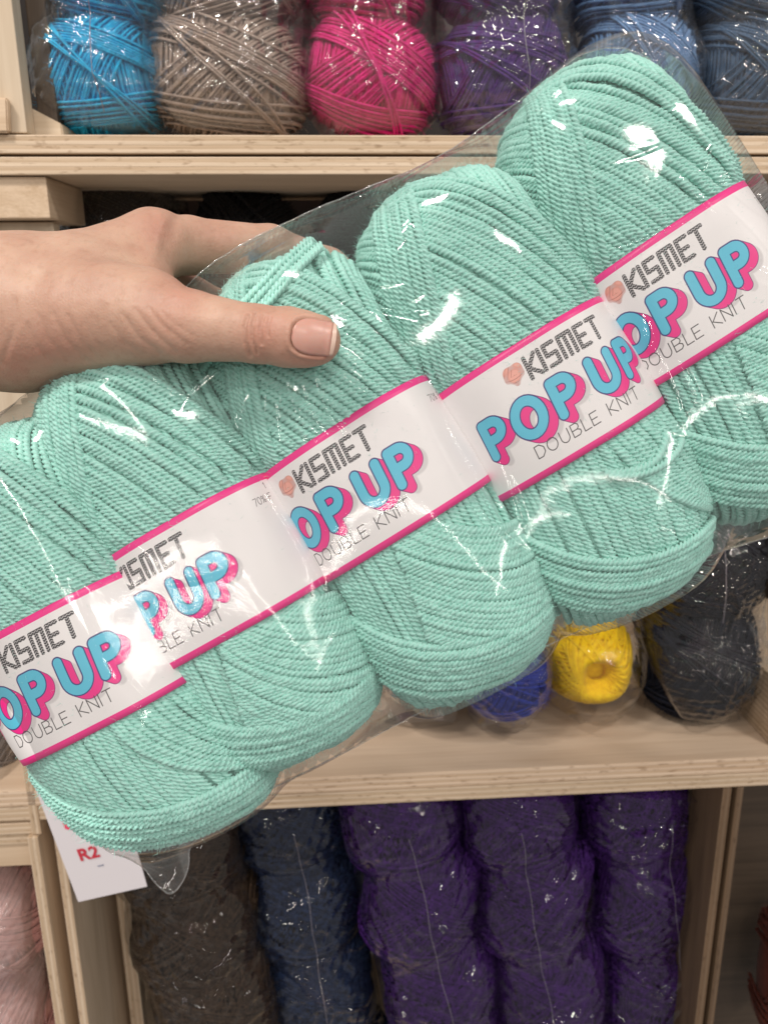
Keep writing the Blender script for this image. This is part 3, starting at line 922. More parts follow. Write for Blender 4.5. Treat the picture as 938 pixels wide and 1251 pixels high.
PO = [(-60, 560), (0, 485), (60, 452), (140, 425), (213, 345), (262, 302), (330, 266), (430, 222), (530, 184), (600, 135), (690, 68), (715, 46), (768, 36), (806, 52), (835, 92),
      (892, 205), (950, 330), (1010, 420), (1010, 640), (938, 662), (868, 684), (850, 706), (780, 748), (690, 786), (600, 834), (500, 886), (400, 940), (320, 978), (262, 1018), (222, 1044), (224, 1078), (202, 1113), (184, 1098), (160, 1068),
      (110, 1052), (80, 1004), (40, 936), (-6, 878), (-60, 810)]
PO = smooth_poly([(hx(x), hy(y)) for x, y in PO], 2)
CRE = []
def cre(x0, y0, x1, y1, w_=2.4, h_=0.9):
    CRE.append((hx(x0), hy(y0), hx(x1), hy(y1), w_ * DM / F, h_ * DM / F))
# folds that radiate from the thumb tip
for a_ in [(412, 372, 500, 366), (415, 388, 520, 400), (420, 392, 508, 409), (418, 405, 470, 425), (420, 425, 470, 462), (410, 440, 455, 476), (425, 470, 452, 492),
           (380, 478, 408, 540), (363, 476, 384, 548), (350, 490, 356, 560), (333, 492, 322, 552), (318, 490, 308, 548), (300, 500, 318, 560), (372, 520, 398, 545),
           (290, 462, 246, 500), (262, 478, 240, 512), (302, 545, 276, 590), (302, 455, 240, 452), (395, 470, 430, 540), (345, 478, 340, 520)]:
    cre(*a_, w_=random.uniform(2.4, 3.8), h_=random.uniform(1.0, 1.9))
for a_ in [(440, 262, 488, 262), (430, 352, 495, 292), (500, 300, 486, 330), (236, 358, 430, 242), (260, 322, 560, 190), (300, 300, 640, 150), (560, 205, 690, 95), (240, 340, 330, 268), (330, 290, 400, 262),
           (215, 348, 270, 330), (690, 90, 800, 60), (700, 66, 790, 48), (560, 190, 480, 235), (740, 80, 850, 120), (820, 130, 880, 235), (600, 190, 700, 110),
           (575, 620, 660, 690), (585, 540, 625, 640), (520, 480, 600, 620), (735, 385, 800, 510), (128, 694, 212, 835), (730, 330, 810, 300), (860, 270, 925, 340), (870, 250, 935, 290), (800, 250, 850, 300),
           (790, 440, 820, 500), (760, 400, 778, 470), (880, 350, 938, 380), (60, 480, 120, 470), (70, 495, 180, 470), (90, 470, 130, 488), (200, 460, 250, 500),
           (330, 590, 405, 720), (820, 660, 860, 640), (640, 780, 860, 690), (330, 962, 690, 782), (110, 1030, 200, 1045), (170, 1060, 210, 1095), (195, 1055, 205, 1105), (180, 1062, 215, 1060), (820, 250, 840, 215), (835, 260, 870, 240)]:
    cre(*a_, w_=random.uniform(1.8, 4.0), h_=random.uniform(1.0, 2.2))
for (x0_, y0_, x1_, y1_) in [(232, 338, 560, 196), (250, 312, 520, 205), (330, 272, 600, 160), (400, 250, 690, 95), (280, 300, 470, 225), (450, 240, 640, 140), (560, 175, 720, 62), (610, 150, 740, 55), (228, 350, 300, 290), (240, 352, 310, 285), (700, 75, 812, 62), (520, 878, 690, 792), (540, 864, 700, 778), (700, 775, 850, 702), (330, 966, 500, 884), (860, 676, 938, 650), (880, 665, 938, 640), (880, 650, 938, 662)]:
    cre(x0_, y0_, x1_, y1_, random.uniform(1.6, 3.2), random.uniform(2.0, 3.6))
rc = random.Random(5)
for _ in range(24):
    x, y = rc.uniform(0, 938), rc.uniform(80, 1040); a_ = R(rc.choice([30, 30, -60, -60, -20, 80]) + rc.uniform(-18, 18)); l_ = rc.uniform(25, 90)
    cre(x, y, x + l_ * math.cos(a_), y - l_ * math.sin(a_), rc.uniform(1.8, 4), rc.uniform(0.3, 0.9))
pack = empty('plastic_bag', Vector(HOLD.w(np.array([[0, 0, 0.0]]))[0]), 'clear film bag round five mint yarn balls, gripped by the hand', 'plastic bag')
bag(PO, pack_height, HOLD, 0.00058, FILM, ('front_film', 'back_film'), pack, CRE, iters=520, wr=0.00005, seed=3, crumple=0.0, cscale=1.0, backstep=4)


# the welded edge of the bag
_P = np.array(PO + [PO[0]]); _d = np.r_[0, np.cumsum(np.linalg.norm(np.diff(_P, axis=0), axis=1))]; _u = np.arange(0, _d[-1], .0012)
_pt = np.column_stack([np.interp(_u, _d, _P[:, 0]), np.interp(_u, _d, _P[:, 1]), .0003 * np.sin(_u * 260) + .0002 * np.sin(_u * 700)])
RIM = film_mat('film_edge', haze=.16, rough=.1, boost=2.0)
_V, _Q = tubes([_pt], Skein(1, 1, 1), .00028, 0, .0012, 0, ring=6)
link('welded_edge', mesh_np('welded_edge', HOLD.w(_V), _Q, RIM), pack)

# ------------------------------------------------------------------ the hand: one surface from blended limbs
def rcone(P, a_, b_, r1, r2, sz=1.0):
    a_, b_ = np.array(a_), np.array(b_)
    d = b_ - a_
    t = np.clip(((P - a_) @ d) / (d @ d), 0, 1)
    q2 = P - (a_ + t[..., None] * d)
    q2 = q2 * np.array([1, 1, sz])
    return np.linalg.norm(q2, axis=-1) - (r1 + (r2 - r1) * t)


def smin(a_, b_, k):
    h = np.clip(0.5 + 0.5 * (b_ - a_) / k, 0, 1)
    return b_ * (1 - h) + a_ * h - k * h * (1 - h)


LIMBS = [  # chains: points (px,py,z) with radius mm; blend mm
    ([(-190, 386, .020, 27), (-60, 385, .020, 26), (20, 382, .020, 24)], 1.25, 0),          # forearm and wrist
    ([(20, 372, .018, 22), (100, 345, .014, 17), (186, 300, .003, 12.5)], 1.1, 12),          # side of the hand to the index knuckle
    ([(30, 395, .022, 21), (110, 388, .028, 18.5), (180, 385, .034, 14.5)], 1.0, 10),        # ball of the thumb
    ([(150, 386, .034, 15), (228, 398, .042, 11.2), (315, 408, .0460, 8.6), (352, 412, .0472, 8.8), (376, 415, .0475, 8.0), (388, 416, .0474, 7.1)], 1.05, 6),   # thumb
    ([(188, 300, .003, 12.2), (230, 300, -.006, 10.2), (330, 305, -.022, 9.2), (400, 330, -.036, 8.6)], 1.0, 4),   # index finger, first bones
    ([(400, 330, -.036, 8.6), (470, 380, -.048, 7.8), (520, 420, -.049, 7.0)], 1.0, 3),
    ([(60, 360, .000, 15), (165, 335, -.016, 12)], 1.0, 10),
    ([(165, 335, -.018, 11.5), (270, 385, -.040, 9.4), (380, 430, -.050, 8.4), (470, 470, -.050, 7.2)], 1.0, 3),  # middle
    ([(40, 380, -.005, 15), (130, 370, -.028, 11.5)], 1.0, 10),
    ([(130, 372, -.030, 11), (220, 440, -.048, 9.0), (320, 500, -.050, 8.0), (400, 540, -.050, 6.9)], 1.0, 3),    # ring
    ([(10, 410, .000, 17), (80, 420, -.028, 12)], 1.0, 10),
    ([(85, 420, -.030, 10.5), (160, 500, -.048, 8.0), (230, 560, -.049, 7.2), (290, 600, -.049, 6.2)], 1.0, 3),   # little
    ([(110, 360, .018, 15), (178, 345, .016, 9.5)], 1.0, 10),   # web
    ([(-60, 430, -.002, 15), (30, 438, -.008, 11)], 1.0, 8),     # heel of the palm
]


def hand_sdf(P):
    d = None
    for chain, sz, bl in LIMBS:
        dl = None
        for i in range(len(chain) - 1):
            a_, b_ = chain[i], chain[i + 1]
            c = rcone(P, hp(*a_[:3]), hp(*b_[:3]), a_[3] / 1000, b_[3] / 1000, sz)
            dl = c if dl is None else smin(dl, c, 0.0025)
        d = dl if d is None else smin(d, dl, max(bl, 0.5) / 1000)
    return d


vs_ = 0.0011
lo = np.array([hp(-150, 0, 0.02)[0], hp(0, 640, -.05)[1], -0.062]); hi = np.array([hp(545, 0, -.05)[0], hp(0, 235, 0)[1], 0.062])
gx, gy, gz = [np.arange(lo[i], hi[i], vs_) for i in range(3)]
S = np.empty((len(gx), len(gy), len(gz)), np.float32)
for i0 in range(0, len(gx), 24):
    G3 = np.stack(np.meshgrid(gx[i0:i0 + 24], gy, gz, indexing='ij'), -1)
    S[i0:i0 + 24] = hand_sdf(G3)


def surface_nets(S):
    n = np.array(S.shape)
    s0 = S < 0
    corners = [(i, j, k) for i in (0, 1) for j in (0, 1) for k in (0, 1)]
    cnt = sum(s0[i:n[0] - 1 + i, j:n[1] - 1 + j, k:n[2] - 1 + k].astype(np.int8) for i, j, k in corners)
    act = (cnt > 0) & (cnt < 8)
    idx3 = np.argwhere(act)
    ids = -np.ones(act.shape, np.int64); ids[act] = np.arange(len(idx3))
    acc = np.zeros((len(idx3), 3)); num = np.zeros(len(idx3))
    for a_ in corners:
        for ax in range(3):
            if a_[ax] == 1: continue
            b_ = list(a_); b_[ax] = 1
            va = S[tuple((idx3 + a_).T)]; vb = S[tuple((idx3 + b_).T)]
            m = (va < 0) != (vb < 0)
            t = np.where(m, va / np.where(m, va - vb, 1), 0)
            p = np.array(a_, float)[None].repeat(len(idx3), 0); p[:, ax] += t
            acc[m] += p[m]; num[m] += 1
    V = idx3 + acc / num[:, None]
    Q = []
    for ax in range(3):
        sl0 = [slice(None)] * 3; sl1 = [slice(None)] * 3
        sl0[ax] = slice(0, -1); sl1[ax] = slice(1, None)
        ch = s0[tuple(sl0)] != s0[tuple(sl1)]
        e = np.argwhere(ch)
        u, v = [(1, 2), (2, 0), (0, 1)][ax]
        e = e[(e[:, u] > 0) & (e[:, v] > 0) & (e[:, u] < n[u] - 1) & (e[:, v] < n[v] - 1)]
        du = np.zeros(3, int); du[u] = 1; dv = np.zeros(3, int); dv[v] = 1
        q4 = np.stack([ids[tuple((e - du - dv).T)], ids[tuple((e - dv).T)], ids[tuple(e.T)], ids[tuple((e - du).T)]], 1)
        flip = ~s0[tuple(e.T)]
        q4[flip] = q4[flip][:, ::-1]
        Q.append(q4)
    Q = np.vstack(Q); Q = Q[(Q >= 0).all(1)]
    return V, Q


Vh, Qh = surface_nets(S)
Vh = Vh * vs_ + lo


def grad(P, h=0.0004):
    g = np.stack([hand_sdf(P + np.eye(3)[i] * h) - hand_sdf(P - np.eye(3)[i] * h) for i in range(3)], 1)
    return g / (np.linalg.norm(g, axis=1, keepdims=True) + 1e-12)


for _ in range(2):
    g = grad(Vh); Vh = Vh - g * hand_sdf(Vh)[:, None]
# one subdivision by hand is not needed: creases are cut into a finer copy of the mesh below
def subdivide(V, Q):
    me = bpy.data.meshes.new('tmp'); me.from_pydata(V.tolist(), [], Q.tolist())
    bm = bmesh.new(); bm.from_mesh(me)
    sel = [f for f in bm.faces if f.calc_center_median().z > -0.012 and f.calc_center_median().x < hp(430, 0, .04)[0]]
    ed = list({e for f in sel for e in f.edges})
    bmesh.ops.subdivide_edges(bm, edges=ed, cuts=1, use_grid_fill=True)
    bmesh.ops.triangulate(bm, faces=bm.faces[:])
    bm.verts.ensure_lookup_table()
    V2 = np.array([v.co[:] for v in bm.verts]); T2 = np.array([[v.index for v in f.verts] for f in bm.faces])
    bm.free(); bpy.data.meshes.remove(me)
    return V2, T2


Vh, Th = subdivide(Vh, Qh)
g = grad(Vh); Vh = Vh - g * hand_sdf(Vh)[:, None]
dd_ = D0 - Vh[:, 2]
ipx = Vh[:, 0] / dd_ * F + PW / 2; ipy = PH / 2 - Vh[:, 1] / dd_ * F
front = np.clip(g[:, 2] * 2.5 + 0.1, 0, 1)
GROOVES = [  # polyline in the photograph, width px, depth mm
    ([(303, 386), (299, 400), (300, 418), (306, 434)], 2.0, .345), ([(312, 384), (308, 398), (309, 416), (314, 432)], 1.6, .30), ([(322, 386), (318, 402), (320, 420)], 1.6, .26), ([(330, 388), (327, 400), (328, 410)], 1.6, .18),
    ([(150, 384), (170, 412), (196, 432)], 3.2, .9), ([(166, 378), (186, 404), (214, 430)], 3.0, .9), ([(182, 376), (200, 398), (228, 420)], 3.0, .7), ([(196, 380), (214, 396), (236, 410)], 2.6, .4), ([(136, 396), (150, 416), (172, 434)], 3.0, .5),
    ([(18, 366), (20, 396), (8, 430), (2, 445)], 4, 1.1), ([(48, 386), (58, 412), (82, 440)], 3.2, .7), ([(66, 384), (80, 414), (104, 440)], 3.0, .7), ([(84, 386), (100, 416), (122, 440)], 3.0, .6), ([(34, 396), (42, 420), (60, 440)], 3.2, .7), ([(104, 396), (118, 418), (138, 438)], 3.0, .4),
    ([(215, 268), (212, 285), (206, 305), (208, 325)], 8.0, .5), ([(204, 280), (200, 296), (196, 318)], 6.0, .25),
    ([(28, 330), (90, 352), (170, 350)], 14, .5), ([(262, 352), (228, 350), (216, 335)], 5, .3), ([(170, 366), (215, 372), (255, 376)], 8, .3),
]
for pl, wd, dp in GROOVES:
    dmin = np.full(len(Vh), 1e9)
    for i in range(len(pl) - 1):
        a_, b_ = np.array(pl[i]), np.array(pl[i + 1]); d = b_ - a_
        P2 = np.stack([ipx, ipy], 1)
        t = np.clip(((P2 - a_) @ d) / (d @ d), 0, 1)
        dmin = np.minimum(dmin, np.linalg.norm(P2 - a_ - t[:, None] * d, axis=1))
    Vh = Vh - g * (dp * (0.22 if wd < 6 and dp > .35 else (1.7 if wd <= 2 else 1.0)) / 1000 * (np.exp(-(dmin / wd) ** 2) - 0.25 * np.exp(-((dmin - 2.2 * wd) / (1.3 * wd)) ** 2)) * front)[:, None]
# nail bed hollow and the fold round it
NC = np.array([382.0, 411.5])
na_ = math.atan2(8, 56)
du_ = (ipx - NC[0]) * math.cos(na_) + (ipy - NC[1]) * math.sin(na_); dv_ = -(ipx - NC[0]) * math.sin(na_) + (ipy - NC[1]) * math.cos(na_)
rr = (np.abs(du_ / 26) ** 2.8 + np.abs(dv_ / 22) ** 2.8) ** (1 / 2.8)
Vh = Vh - g * (0.0009 * np.clip((1.06 - rr) / 0.14, 0, 1) * front)[:, None]
Vh = Vh + g * (0.00055 * np.exp(-((rr - 1.17) / 0.10) ** 2) * front * (du_ < 20))[:, None]

flush = np.zeros(len(Vh))
for cx_, cy_, r_, a_ in ((318, 408, 26, .55), (386, 430, 30, .9), (350, 392, 30, .4), (196, 282, 24, .6), (226, 352, 34, .55), (262, 290, 40, .35), (60, 430, 50, .5), (200, 420, 40, .35), (20, 470, 50, .8)):
    flush += a_ * np.exp(-((ipx - cx_) ** 2 + (ipy - cy_) ** 2) / (r_ * r_))
flush = np.clip(flush, 0, 1)
SKIN, nt, out = newmat('skin')
L = nt.links.new
b = nt.nodes.new('ShaderNodeBsdfPrincipled'); tc = nt.nodes.new('ShaderNodeTexCoord')
n1 = nt.nodes.new('ShaderNodeTexNoise'); n1.inputs['Scale'].default_value = 70; n1.inputs['Detail'].default_value = 5
rp = nt.nodes.new('ShaderNodeValToRGB')
rp.color_ramp.elements[0].position = .3; rp.color_ramp.elements[0].color = (0.45, 0.262, 0.192, 1)
rp.color_ramp.elements[1].position = .7; rp.color_ramp.elements[1].color = (0.555, 0.365, 0.272, 1)
n2 = nt.nodes.new('ShaderNodeTexVoronoi'); n2.inputs['Scale'].default_value = 750; n2.feature = 'DISTANCE_TO_EDGE'
n3 = nt.nodes.new('ShaderNodeTexNoise'); n3.inputs['Scale'].default_value = 320; n3.inputs['Detail'].default_value = 4
ad = nt.nodes.new('ShaderNodeMath'); ad.operation = 'MULTIPLY_ADD'; ad.inputs[1].default_value = .4
bp = nt.nodes.new('ShaderNodeBump'); bp.inputs['Strength'].default_value = .55; bp.inputs['Distance'].default_value = .0004
for n_ in (n1, n2, n3): L(tc.outputs['Object'], n_.inputs['Vector'])
L(n2.outputs[0], ad.inputs[0]); L(n3.outputs['Fac'], ad.inputs[2]); L(ad.outputs[0], bp.inputs['Height'])
L(n1.outputs['Fac'], rp.inputs['Fac']); L(bp.outputs[0], b.inputs['Normal'])
at_ = nt.nodes.new('ShaderNodeAttribute'); at_.attribute_name = 'flush'
n4 = nt.nodes.new('ShaderNodeTexNoise'); n4.inputs['Scale'].default_value = 140; n4.inputs['Detail'].default_value = 6; L(tc.outputs['Object'], n4.inputs['Vector'])
fm = nt.nodes.new('ShaderNodeMath'); fm.operation = 'MULTIPLY'; L(at_.outputs['Fac'], fm.inputs[0]); L(n4.outputs['Fac'], fm.inputs[1])
fx = nt.nodes.new('ShaderNodeMix'); fx.data_type = 'RGBA'; L(fm.outputs[0], fx.inputs[0]); L(rp.outputs[0], fx.inputs[6]); fx.inputs[7].default_value = (.40, .115, .085, 1)
sp_ = nt.nodes.new('ShaderNodeTexNoise'); sp_.inputs['Scale'].default_value = 420; sp_.inputs['Detail'].default_value = 2; L(tc.outputs['Object'], sp_.inputs['Vector'])
sr = nt.nodes.new('ShaderNodeValToRGB'); sr.color_ramp.elements[0].position = .3; sr.color_ramp.elements[0].color = (.80, .74, .70, 1); sr.color_ramp.elements[1].position = .48; sr.color_ramp.elements[1].color = (1, 1, 1, 1)
L(sp_.outputs['Fac'], sr.inputs['Fac'])
fy = nt.nodes.new('ShaderNodeMix'); fy.data_type = 'RGBA'; fy.blend_type = 'MULTIPLY'; fy.inputs[0].default_value = .35; L(fx.outputs[2], fy.inputs[6]); L(sr.outputs[0], fy.inputs[7])
L(fy.outputs[2], b.inputs['Base Color'])
b.inputs['Roughness'].default_value = .50; b.inputs['Subsurface Weight'].default_value = .22
b.inputs['Subsurface Radius'].default_value = (1.0, .35, .2); b.inputs['Subsurface Scale'].default_value = .0035
b.inputs['Specular IOR Level'].default_value = .4
L(b.outputs[0], out.inputs[0])
person = empty('person', Vector(HOLD.w(hp(100, 380, .02)[None])[0]), 'bare hand and wrist gripping the mint pack, thumb in front and fingers behind', 'person')
hm_ = mesh_np('hand', HOLD.w(Vh), Th, SKIN)
if len(hm_.vertices) == len(flush):
    fa = hm_.attributes.new('flush', 'FLOAT', 'POINT'); fa.data.foreach_set('value', flush.astype(np.float32))
link('hand', hm_, person)


# thumb nail: a curved plate on the hollowed bed
def on_front(px, py):
    """first hand surface along the photograph's ray"""
    z = 0.062
    for _ in range(60):
        P = hp(px, py, z)[None]
        d = float(hand_sdf(P)[0])
        if d < 1e-5: break
        z -= max(d * 0.8, 1e-5)
    return hp(px, py, z)


NAIL, nt, out = newmat('nail')
b = nt.nodes.new('ShaderNodeBsdfPrincipled'); b.inputs['Base Color'].default_value = (.56, .30, .245, 1); b.inputs['Roughness'].default_value = .34
b.inputs['Subsurface Weight'].default_value = .3; b.inputs['Subsurface Scale'].default_value = .002; nt.links.new(b.outputs[0], out.inputs[0])
NTIP, nt, out = newmat('nail_tip')
b = nt.nodes.new('ShaderNodeBsdfPrincipled'); b.inputs['Base Color'].default_value = (.62, .45, .37, 1); b.inputs['Roughness'].default_value = .25
nt.links.new(b.outputs[0], out.inputs[0])


def nail_patch(u0, u1, name, mat, parent, nu=14, nv=16, lift=0.00008):
    V = []
    for i in range(nu):
        u = u0 + (u1 - u0) * i / (nu - 1)
        half = max(0.05, (1 - abs(min(u, 0) / 1.0) ** 2.3)) ** (1 / 2.3) if u < 0 else 1 - 0.05 * u - 0.55 * max(0, u - .72) ** 1.6
        for j in range(nv):
            v = -1 + 2 * j / (nv - 1)
            uu = u + (0.07 * (1 - v * v) if u > 0.9 else 0.0)
            px = NC[0] + 26 * uu * math.cos(na_) - 22 * v * half * math.sin(na_)
            py = NC[1] + 26 * uu * math.sin(na_) + 22 * v * half * math.cos(na_)
            if u > 0.62:
                pa = on_front(NC[0] + 26 * .62 * math.cos(na_) - 20.5 * v * half * math.sin(na_), NC[1] + 26 * .62 * math.sin(na_) + 20.5 * v * half * math.cos(na_))
                d_ = D0 - pa[2] + 0.0018 * (uu - 0.62)
                p = np.array([(px - PW / 2) * d_ / F, -(py - PH / 2) * d_ / F, D0 - d_])
            else:
                p = on_front(px, py)
            gn = grad(p[None])[0]
            V.append(p + np.array([0, 0, 1]) * (lift))
    V = np.array(V)
    i = np.arange(nu - 1)[:, None] * nv; j = np.arange(nv - 1)[None]
    Q = np.stack([i + j, i + nv + j, i + nv + j + 1, i + j + 1], -1).reshape(-1, 4)
    o = link(name, mesh_np(name, HOLD.w(V), Q, mat), parent)
    solidify(o, 0.0004, 0)
    return o


nl = nail_patch(-0.98, 0.90, 'thumb_nail', NAIL, person)
nail_patch(0.895, 1.04, 'nail_edge', NTIP, person, nu=6, lift=0.00012)

# ------------------------------------------------------------------ background: coarser balls sharing a few meshes
VARS = []
for s_ in range(8):
    rg = np.random.default_rng(100 + s_)
    fine = s_ >= 4
    sk = Skein(0.040, 0.036, 0.036, e=2.1, p=2.5 if not fine else 6.0)
    U = []
    k_ = dict(spacing=0.0012 if fine else 0.0015, step=0.0024 if fine else 0.0018, rg=rg, jit=.9)
    lf_ = .35 if fine else 1.0
    U += strands(sk, [(-1, -.9), (-1.0, 0), (-1, .9)], [(1, -.9), (1.0, 0), (1, .9)], 0, **k_)
    U += strands(sk, jig([(-1.1, -.5), (-.3, .2), (.3, 1.1)], rg, .15), jig([(-.3, -1.1), (.3, -.2), (1.1, .5)], rg, .15), .0014 * lf_, **k_)
    U += strands(sk, jig([(-1.1, .5), (0, .1), (1.1, -.5)], rg, .2), jig([(-1.1, .9), (0, .6), (1.1, .1)], rg, .2), .0026 * lf_, **k_)
    U += strands(sk, jig([(-1.1, -.3), (0, -.75), (1.1, -.35)], rg, .1), jig([(-1.0, -.6), (0, -1.05), (1.0, -.7)], rg, .1), .0034 * lf_, **k_)
    if not fine: U += strands(sk, jig([(-.9, .9), (-.2, 0), (.7, -.9)], rg, .3), jig([(-.8, .95), (-.1, .1), (.75, -.85)], rg, .3), .0048, spacing=.004, step=.0018, rg=rg, jit=.6)
    V, Q = tubes(U, sk, 0.0008 if fine else .00092, .0055, .0018, 0, ring=4 if fine else 5, rg=rg)
    cv, cq = core_mesh(sk, .001, nu=24, nv=20)
    V = np.vstack([V, cv]); Q = np.vstack([Q, cq + len(V) - len(cv)])
    nF = 200 if fine else 5000
    pick = rg.choice(len(V), nF); p0 = V[pick]; nn = p0 / (np.linalg.norm(p0, axis=1, keepdims=True) + 1e-9)
    dr = nn * rg.uniform(0, .5, (nF, 1)) + rg.normal(0, .6, (nF, 3)); dr /= np.linalg.norm(dr, axis=1, keepdims=True)
    ln_ = rg.uniform(.002, .007, (nF, 1)); sd = np.cross(dr, rg.normal(0, 1, (nF, 3))); sd /= np.linalg.norm(sd, axis=1, keepdims=True) + 1e-9
    e1_ = p0 + dr * ln_; wd_ = .00007
    HV = np.stack([p0 - sd * wd_, p0 + sd * wd_, e1_ + sd * wd_, e1_ - sd * wd_], 1).reshape(-1, 3)
    Q = np.vstack([Q, np.arange(nF)[:, None] * 4 + np.arange(4)[None] + len(V)]); V = np.vstack([V, HV])
    # local axes: x right, y up, z to the viewer -> world x, z, -y
    W = np.stack([V[:, 0], -V[:, 2], V[:, 1]], 1)
    VARS.append(mesh_np('wound_yarn_coarse', W, Q))


def bg_ball(px, py, Y, wpx, hpx, mat, label, var=0, tilt=0, group=None, depth=1.0, fine=False):
    c = at(px, py, Y)
    me = VARS[var % 4 + (4 if fine else 0)]
    if not me.materials: me.materials.append(mat)
    o = bpy.data.objects.new('yarn_ball', me); COL.objects.link(o)
    o.material_slots[0].link = 'OBJECT'; o.material_slots[0].material = mat
    dist = (c - CAM).length
    dcam = -(ROT.inverted() @ (c - CAM)).z
    o.location = c
    o.scale = (wpx * dcam / F / 0.080, depth, hpx * dcam / F / 0.072 / 0.96)
    o.rotation_euler = (0, R(tilt), 0)
    tag(o, label, 'yarn', group)
    return c, wpx * dcam / F / 2, hpx * dcam / F / 2


def bg_bag(polypx, Y, balls, mat, label, seed, crum=0.0035, cs=1.0, group=None, lean=0.0, seam=None, nc=26, big=1.0, steep=False):
    """balls: (px, py, wpx, hpx) drawn over; polygon given where it stands in the photograph"""
    c0 = at(sum(p[0] for p in polypx) / len(polypx), sum(p[1] for p in polypx) / len(polypx), Y)
    fr = Frame(c0, (1, 0, 0), (0, 0, 1), (0, -1, 0))
    pl = [(at(x, y, Y).x - c0.x, at(x, y, Y).z - c0.z) for x, y in polypx]
    pl = smooth_poly(pl, 1)
    bl = []
    for (px, py, wp, hpx_) in balls:
        c = at(px, py, Y); dcam = -(ROT.inverted() @ (c - CAM)).z
        bl.append((c.x - c0.x, c.z - c0.z, wp * dcam / F / 2, hpx_ * dcam / F / 2))

    def hgt(X, Y_):
        Z = np.full(X.shape, -1.0)
        for cx, cz, a_, b_ in bl:
            sk = Skein(a_ + .004, b_ + .004, .0435, 2.1, 2.5)
            Z = np.maximum(Z, sk.z(X - cx, Y_ - cz))
        return Z
    root = empty('plastic_bag', c0, label, 'plastic bag', group)
    rr_ = random.Random(seed)
    xs_ = [p[0] for p in pl]; ys_ = [p[1] for p in pl]; cz_ = []
    for _ in range(int(nc * (max(xs_) - min(xs_)) * (max(ys_) - min(ys_)) / .012)):
        x_, y_ = rr_.uniform(min(xs_), max(xs_)), rr_.uniform(min(ys_), max(ys_)); a_ = rr_.choice([0.2, 1.4, 2.6, -0.5, 1.9]) + rr_.uniform(-.5, .5); l_ = rr_.uniform(.012, .05) * big
        if steep:
            a_ = rr_.uniform(-.7, .7); w_c = rr_.uniform(.0020, .0042)
            cz_.append((x_, y_, x_ + l_ * math.cos(a_), y_ + l_ * math.sin(a_), w_c, w_c * rr_.uniform(.7, 1.25)))
            continue
        cz_.append((x_, y_, x_ + l_ * math.cos(a_), y_ + l_ * math.sin(a_), rr_.uniform(.0016, .0034) * big ** .6, rr_.uniform(.0008, .0030) * big ** .6))
    bag(pl, hgt, fr, 0.0010, mat, ('front_film', 'back_film'), root, cz_, iters=160, offset=.001, wr=.0007, seed=seed, crumple=crum, cscale=cs, backstep=3)
    if seam:
        pts = []
        for (x, y) in seam:
            p = at(x, y, Y)
            zz = float(hgt(np.array([p.x - c0.x]), np.array([p.z - c0.z]))[0])
            p2 = np.array([p.x - c0.x, p.z - c0.z, max(zz, .02) + .0035])
            pts.append(p2)
        pts = np.array(pts)
        d = np.r_[0, np.cumsum(np.linalg.norm(np.diff(pts, axis=0), axis=1))]; u = np.arange(0, d[-1], .003)
        pts = np.column_stack([np.interp(u, d, pts[:, j]) for j in range(3)])
        pts[:, 0] += .0011 * np.sin(u * 37 + seed) + .0005 * np.sin(u * 120)
        sk = Skein(1, 1, 1)
        V, Q = tubes([pts], sk, .00022, 0, .003, 0, ring=5)
        link('seam', mesh_np('seam', fr.w(V), Q, SEAM), root)
    return root


SEAM = plain_mat('film_seam', (.30, .27, .33), .3)
C = dict(
    cyan=yarn_mat('cyan_yarn', (.02, .58, .95), (.012, .42, .78), .25, 900),
    taupe=yarn_mat('taupe_yarn', (.46, .36, .30), (.36, .27, .22), .3, 900),
    magenta=yarn_mat('magenta_yarn', (.92, .025, .30), (.74, .016, .21), .25, 900),
    purple=yarn_mat('purple_yarn', (.10, .035, .24), (.07, .022, .17), .3, 900),
    sky=yarn_mat('sky_yarn', (.19, .37, .66), (.14, .28, .52), .3, 900),
    slate=yarn_mat('slate_yarn', (.075, .14, .24), (.05, .10, .18), .35, 900),
    black=yarn_mat('black_yarn', (.012, .011, .013), (.008, .007, .009), .25, 900),
    ink=yarn_mat('ink_yarn', (.007, .010, .022), (.003, .004, .010), .0, 900),
    navy=yarn_mat('navy_yarn', (.016, .034, .095), (.007, .014, .042), .0, 900),
    brown=yarn_mat('brown_yarn', (.065, .038, .022), (.038, .022, .013), .0, 900),
    deep=yarn_mat('violet_yarn', (.070, .014, .18), (.030, .006, .085), .0, 900),
    blue=yarn_mat('royal_yarn', (.02, .05, .45), (.012, .03, .32), .25, 900),
    yellow=yarn_mat('yellow_yarn', (.88, .60, .01), (.75, .46, .008), .25, 900),
    grey=yarn_mat('grey_yarn', (.30, .26, .24), (.22, .19, .18), .3, 900),
    pink=yarn_mat('blush_yarn', (.80, .45, .42), (.66, .34, .32), .3, 900),
    rust=yarn_mat('rust_yarn', (.20, .04, .02), (.13, .025, .015), .3, 900),
)
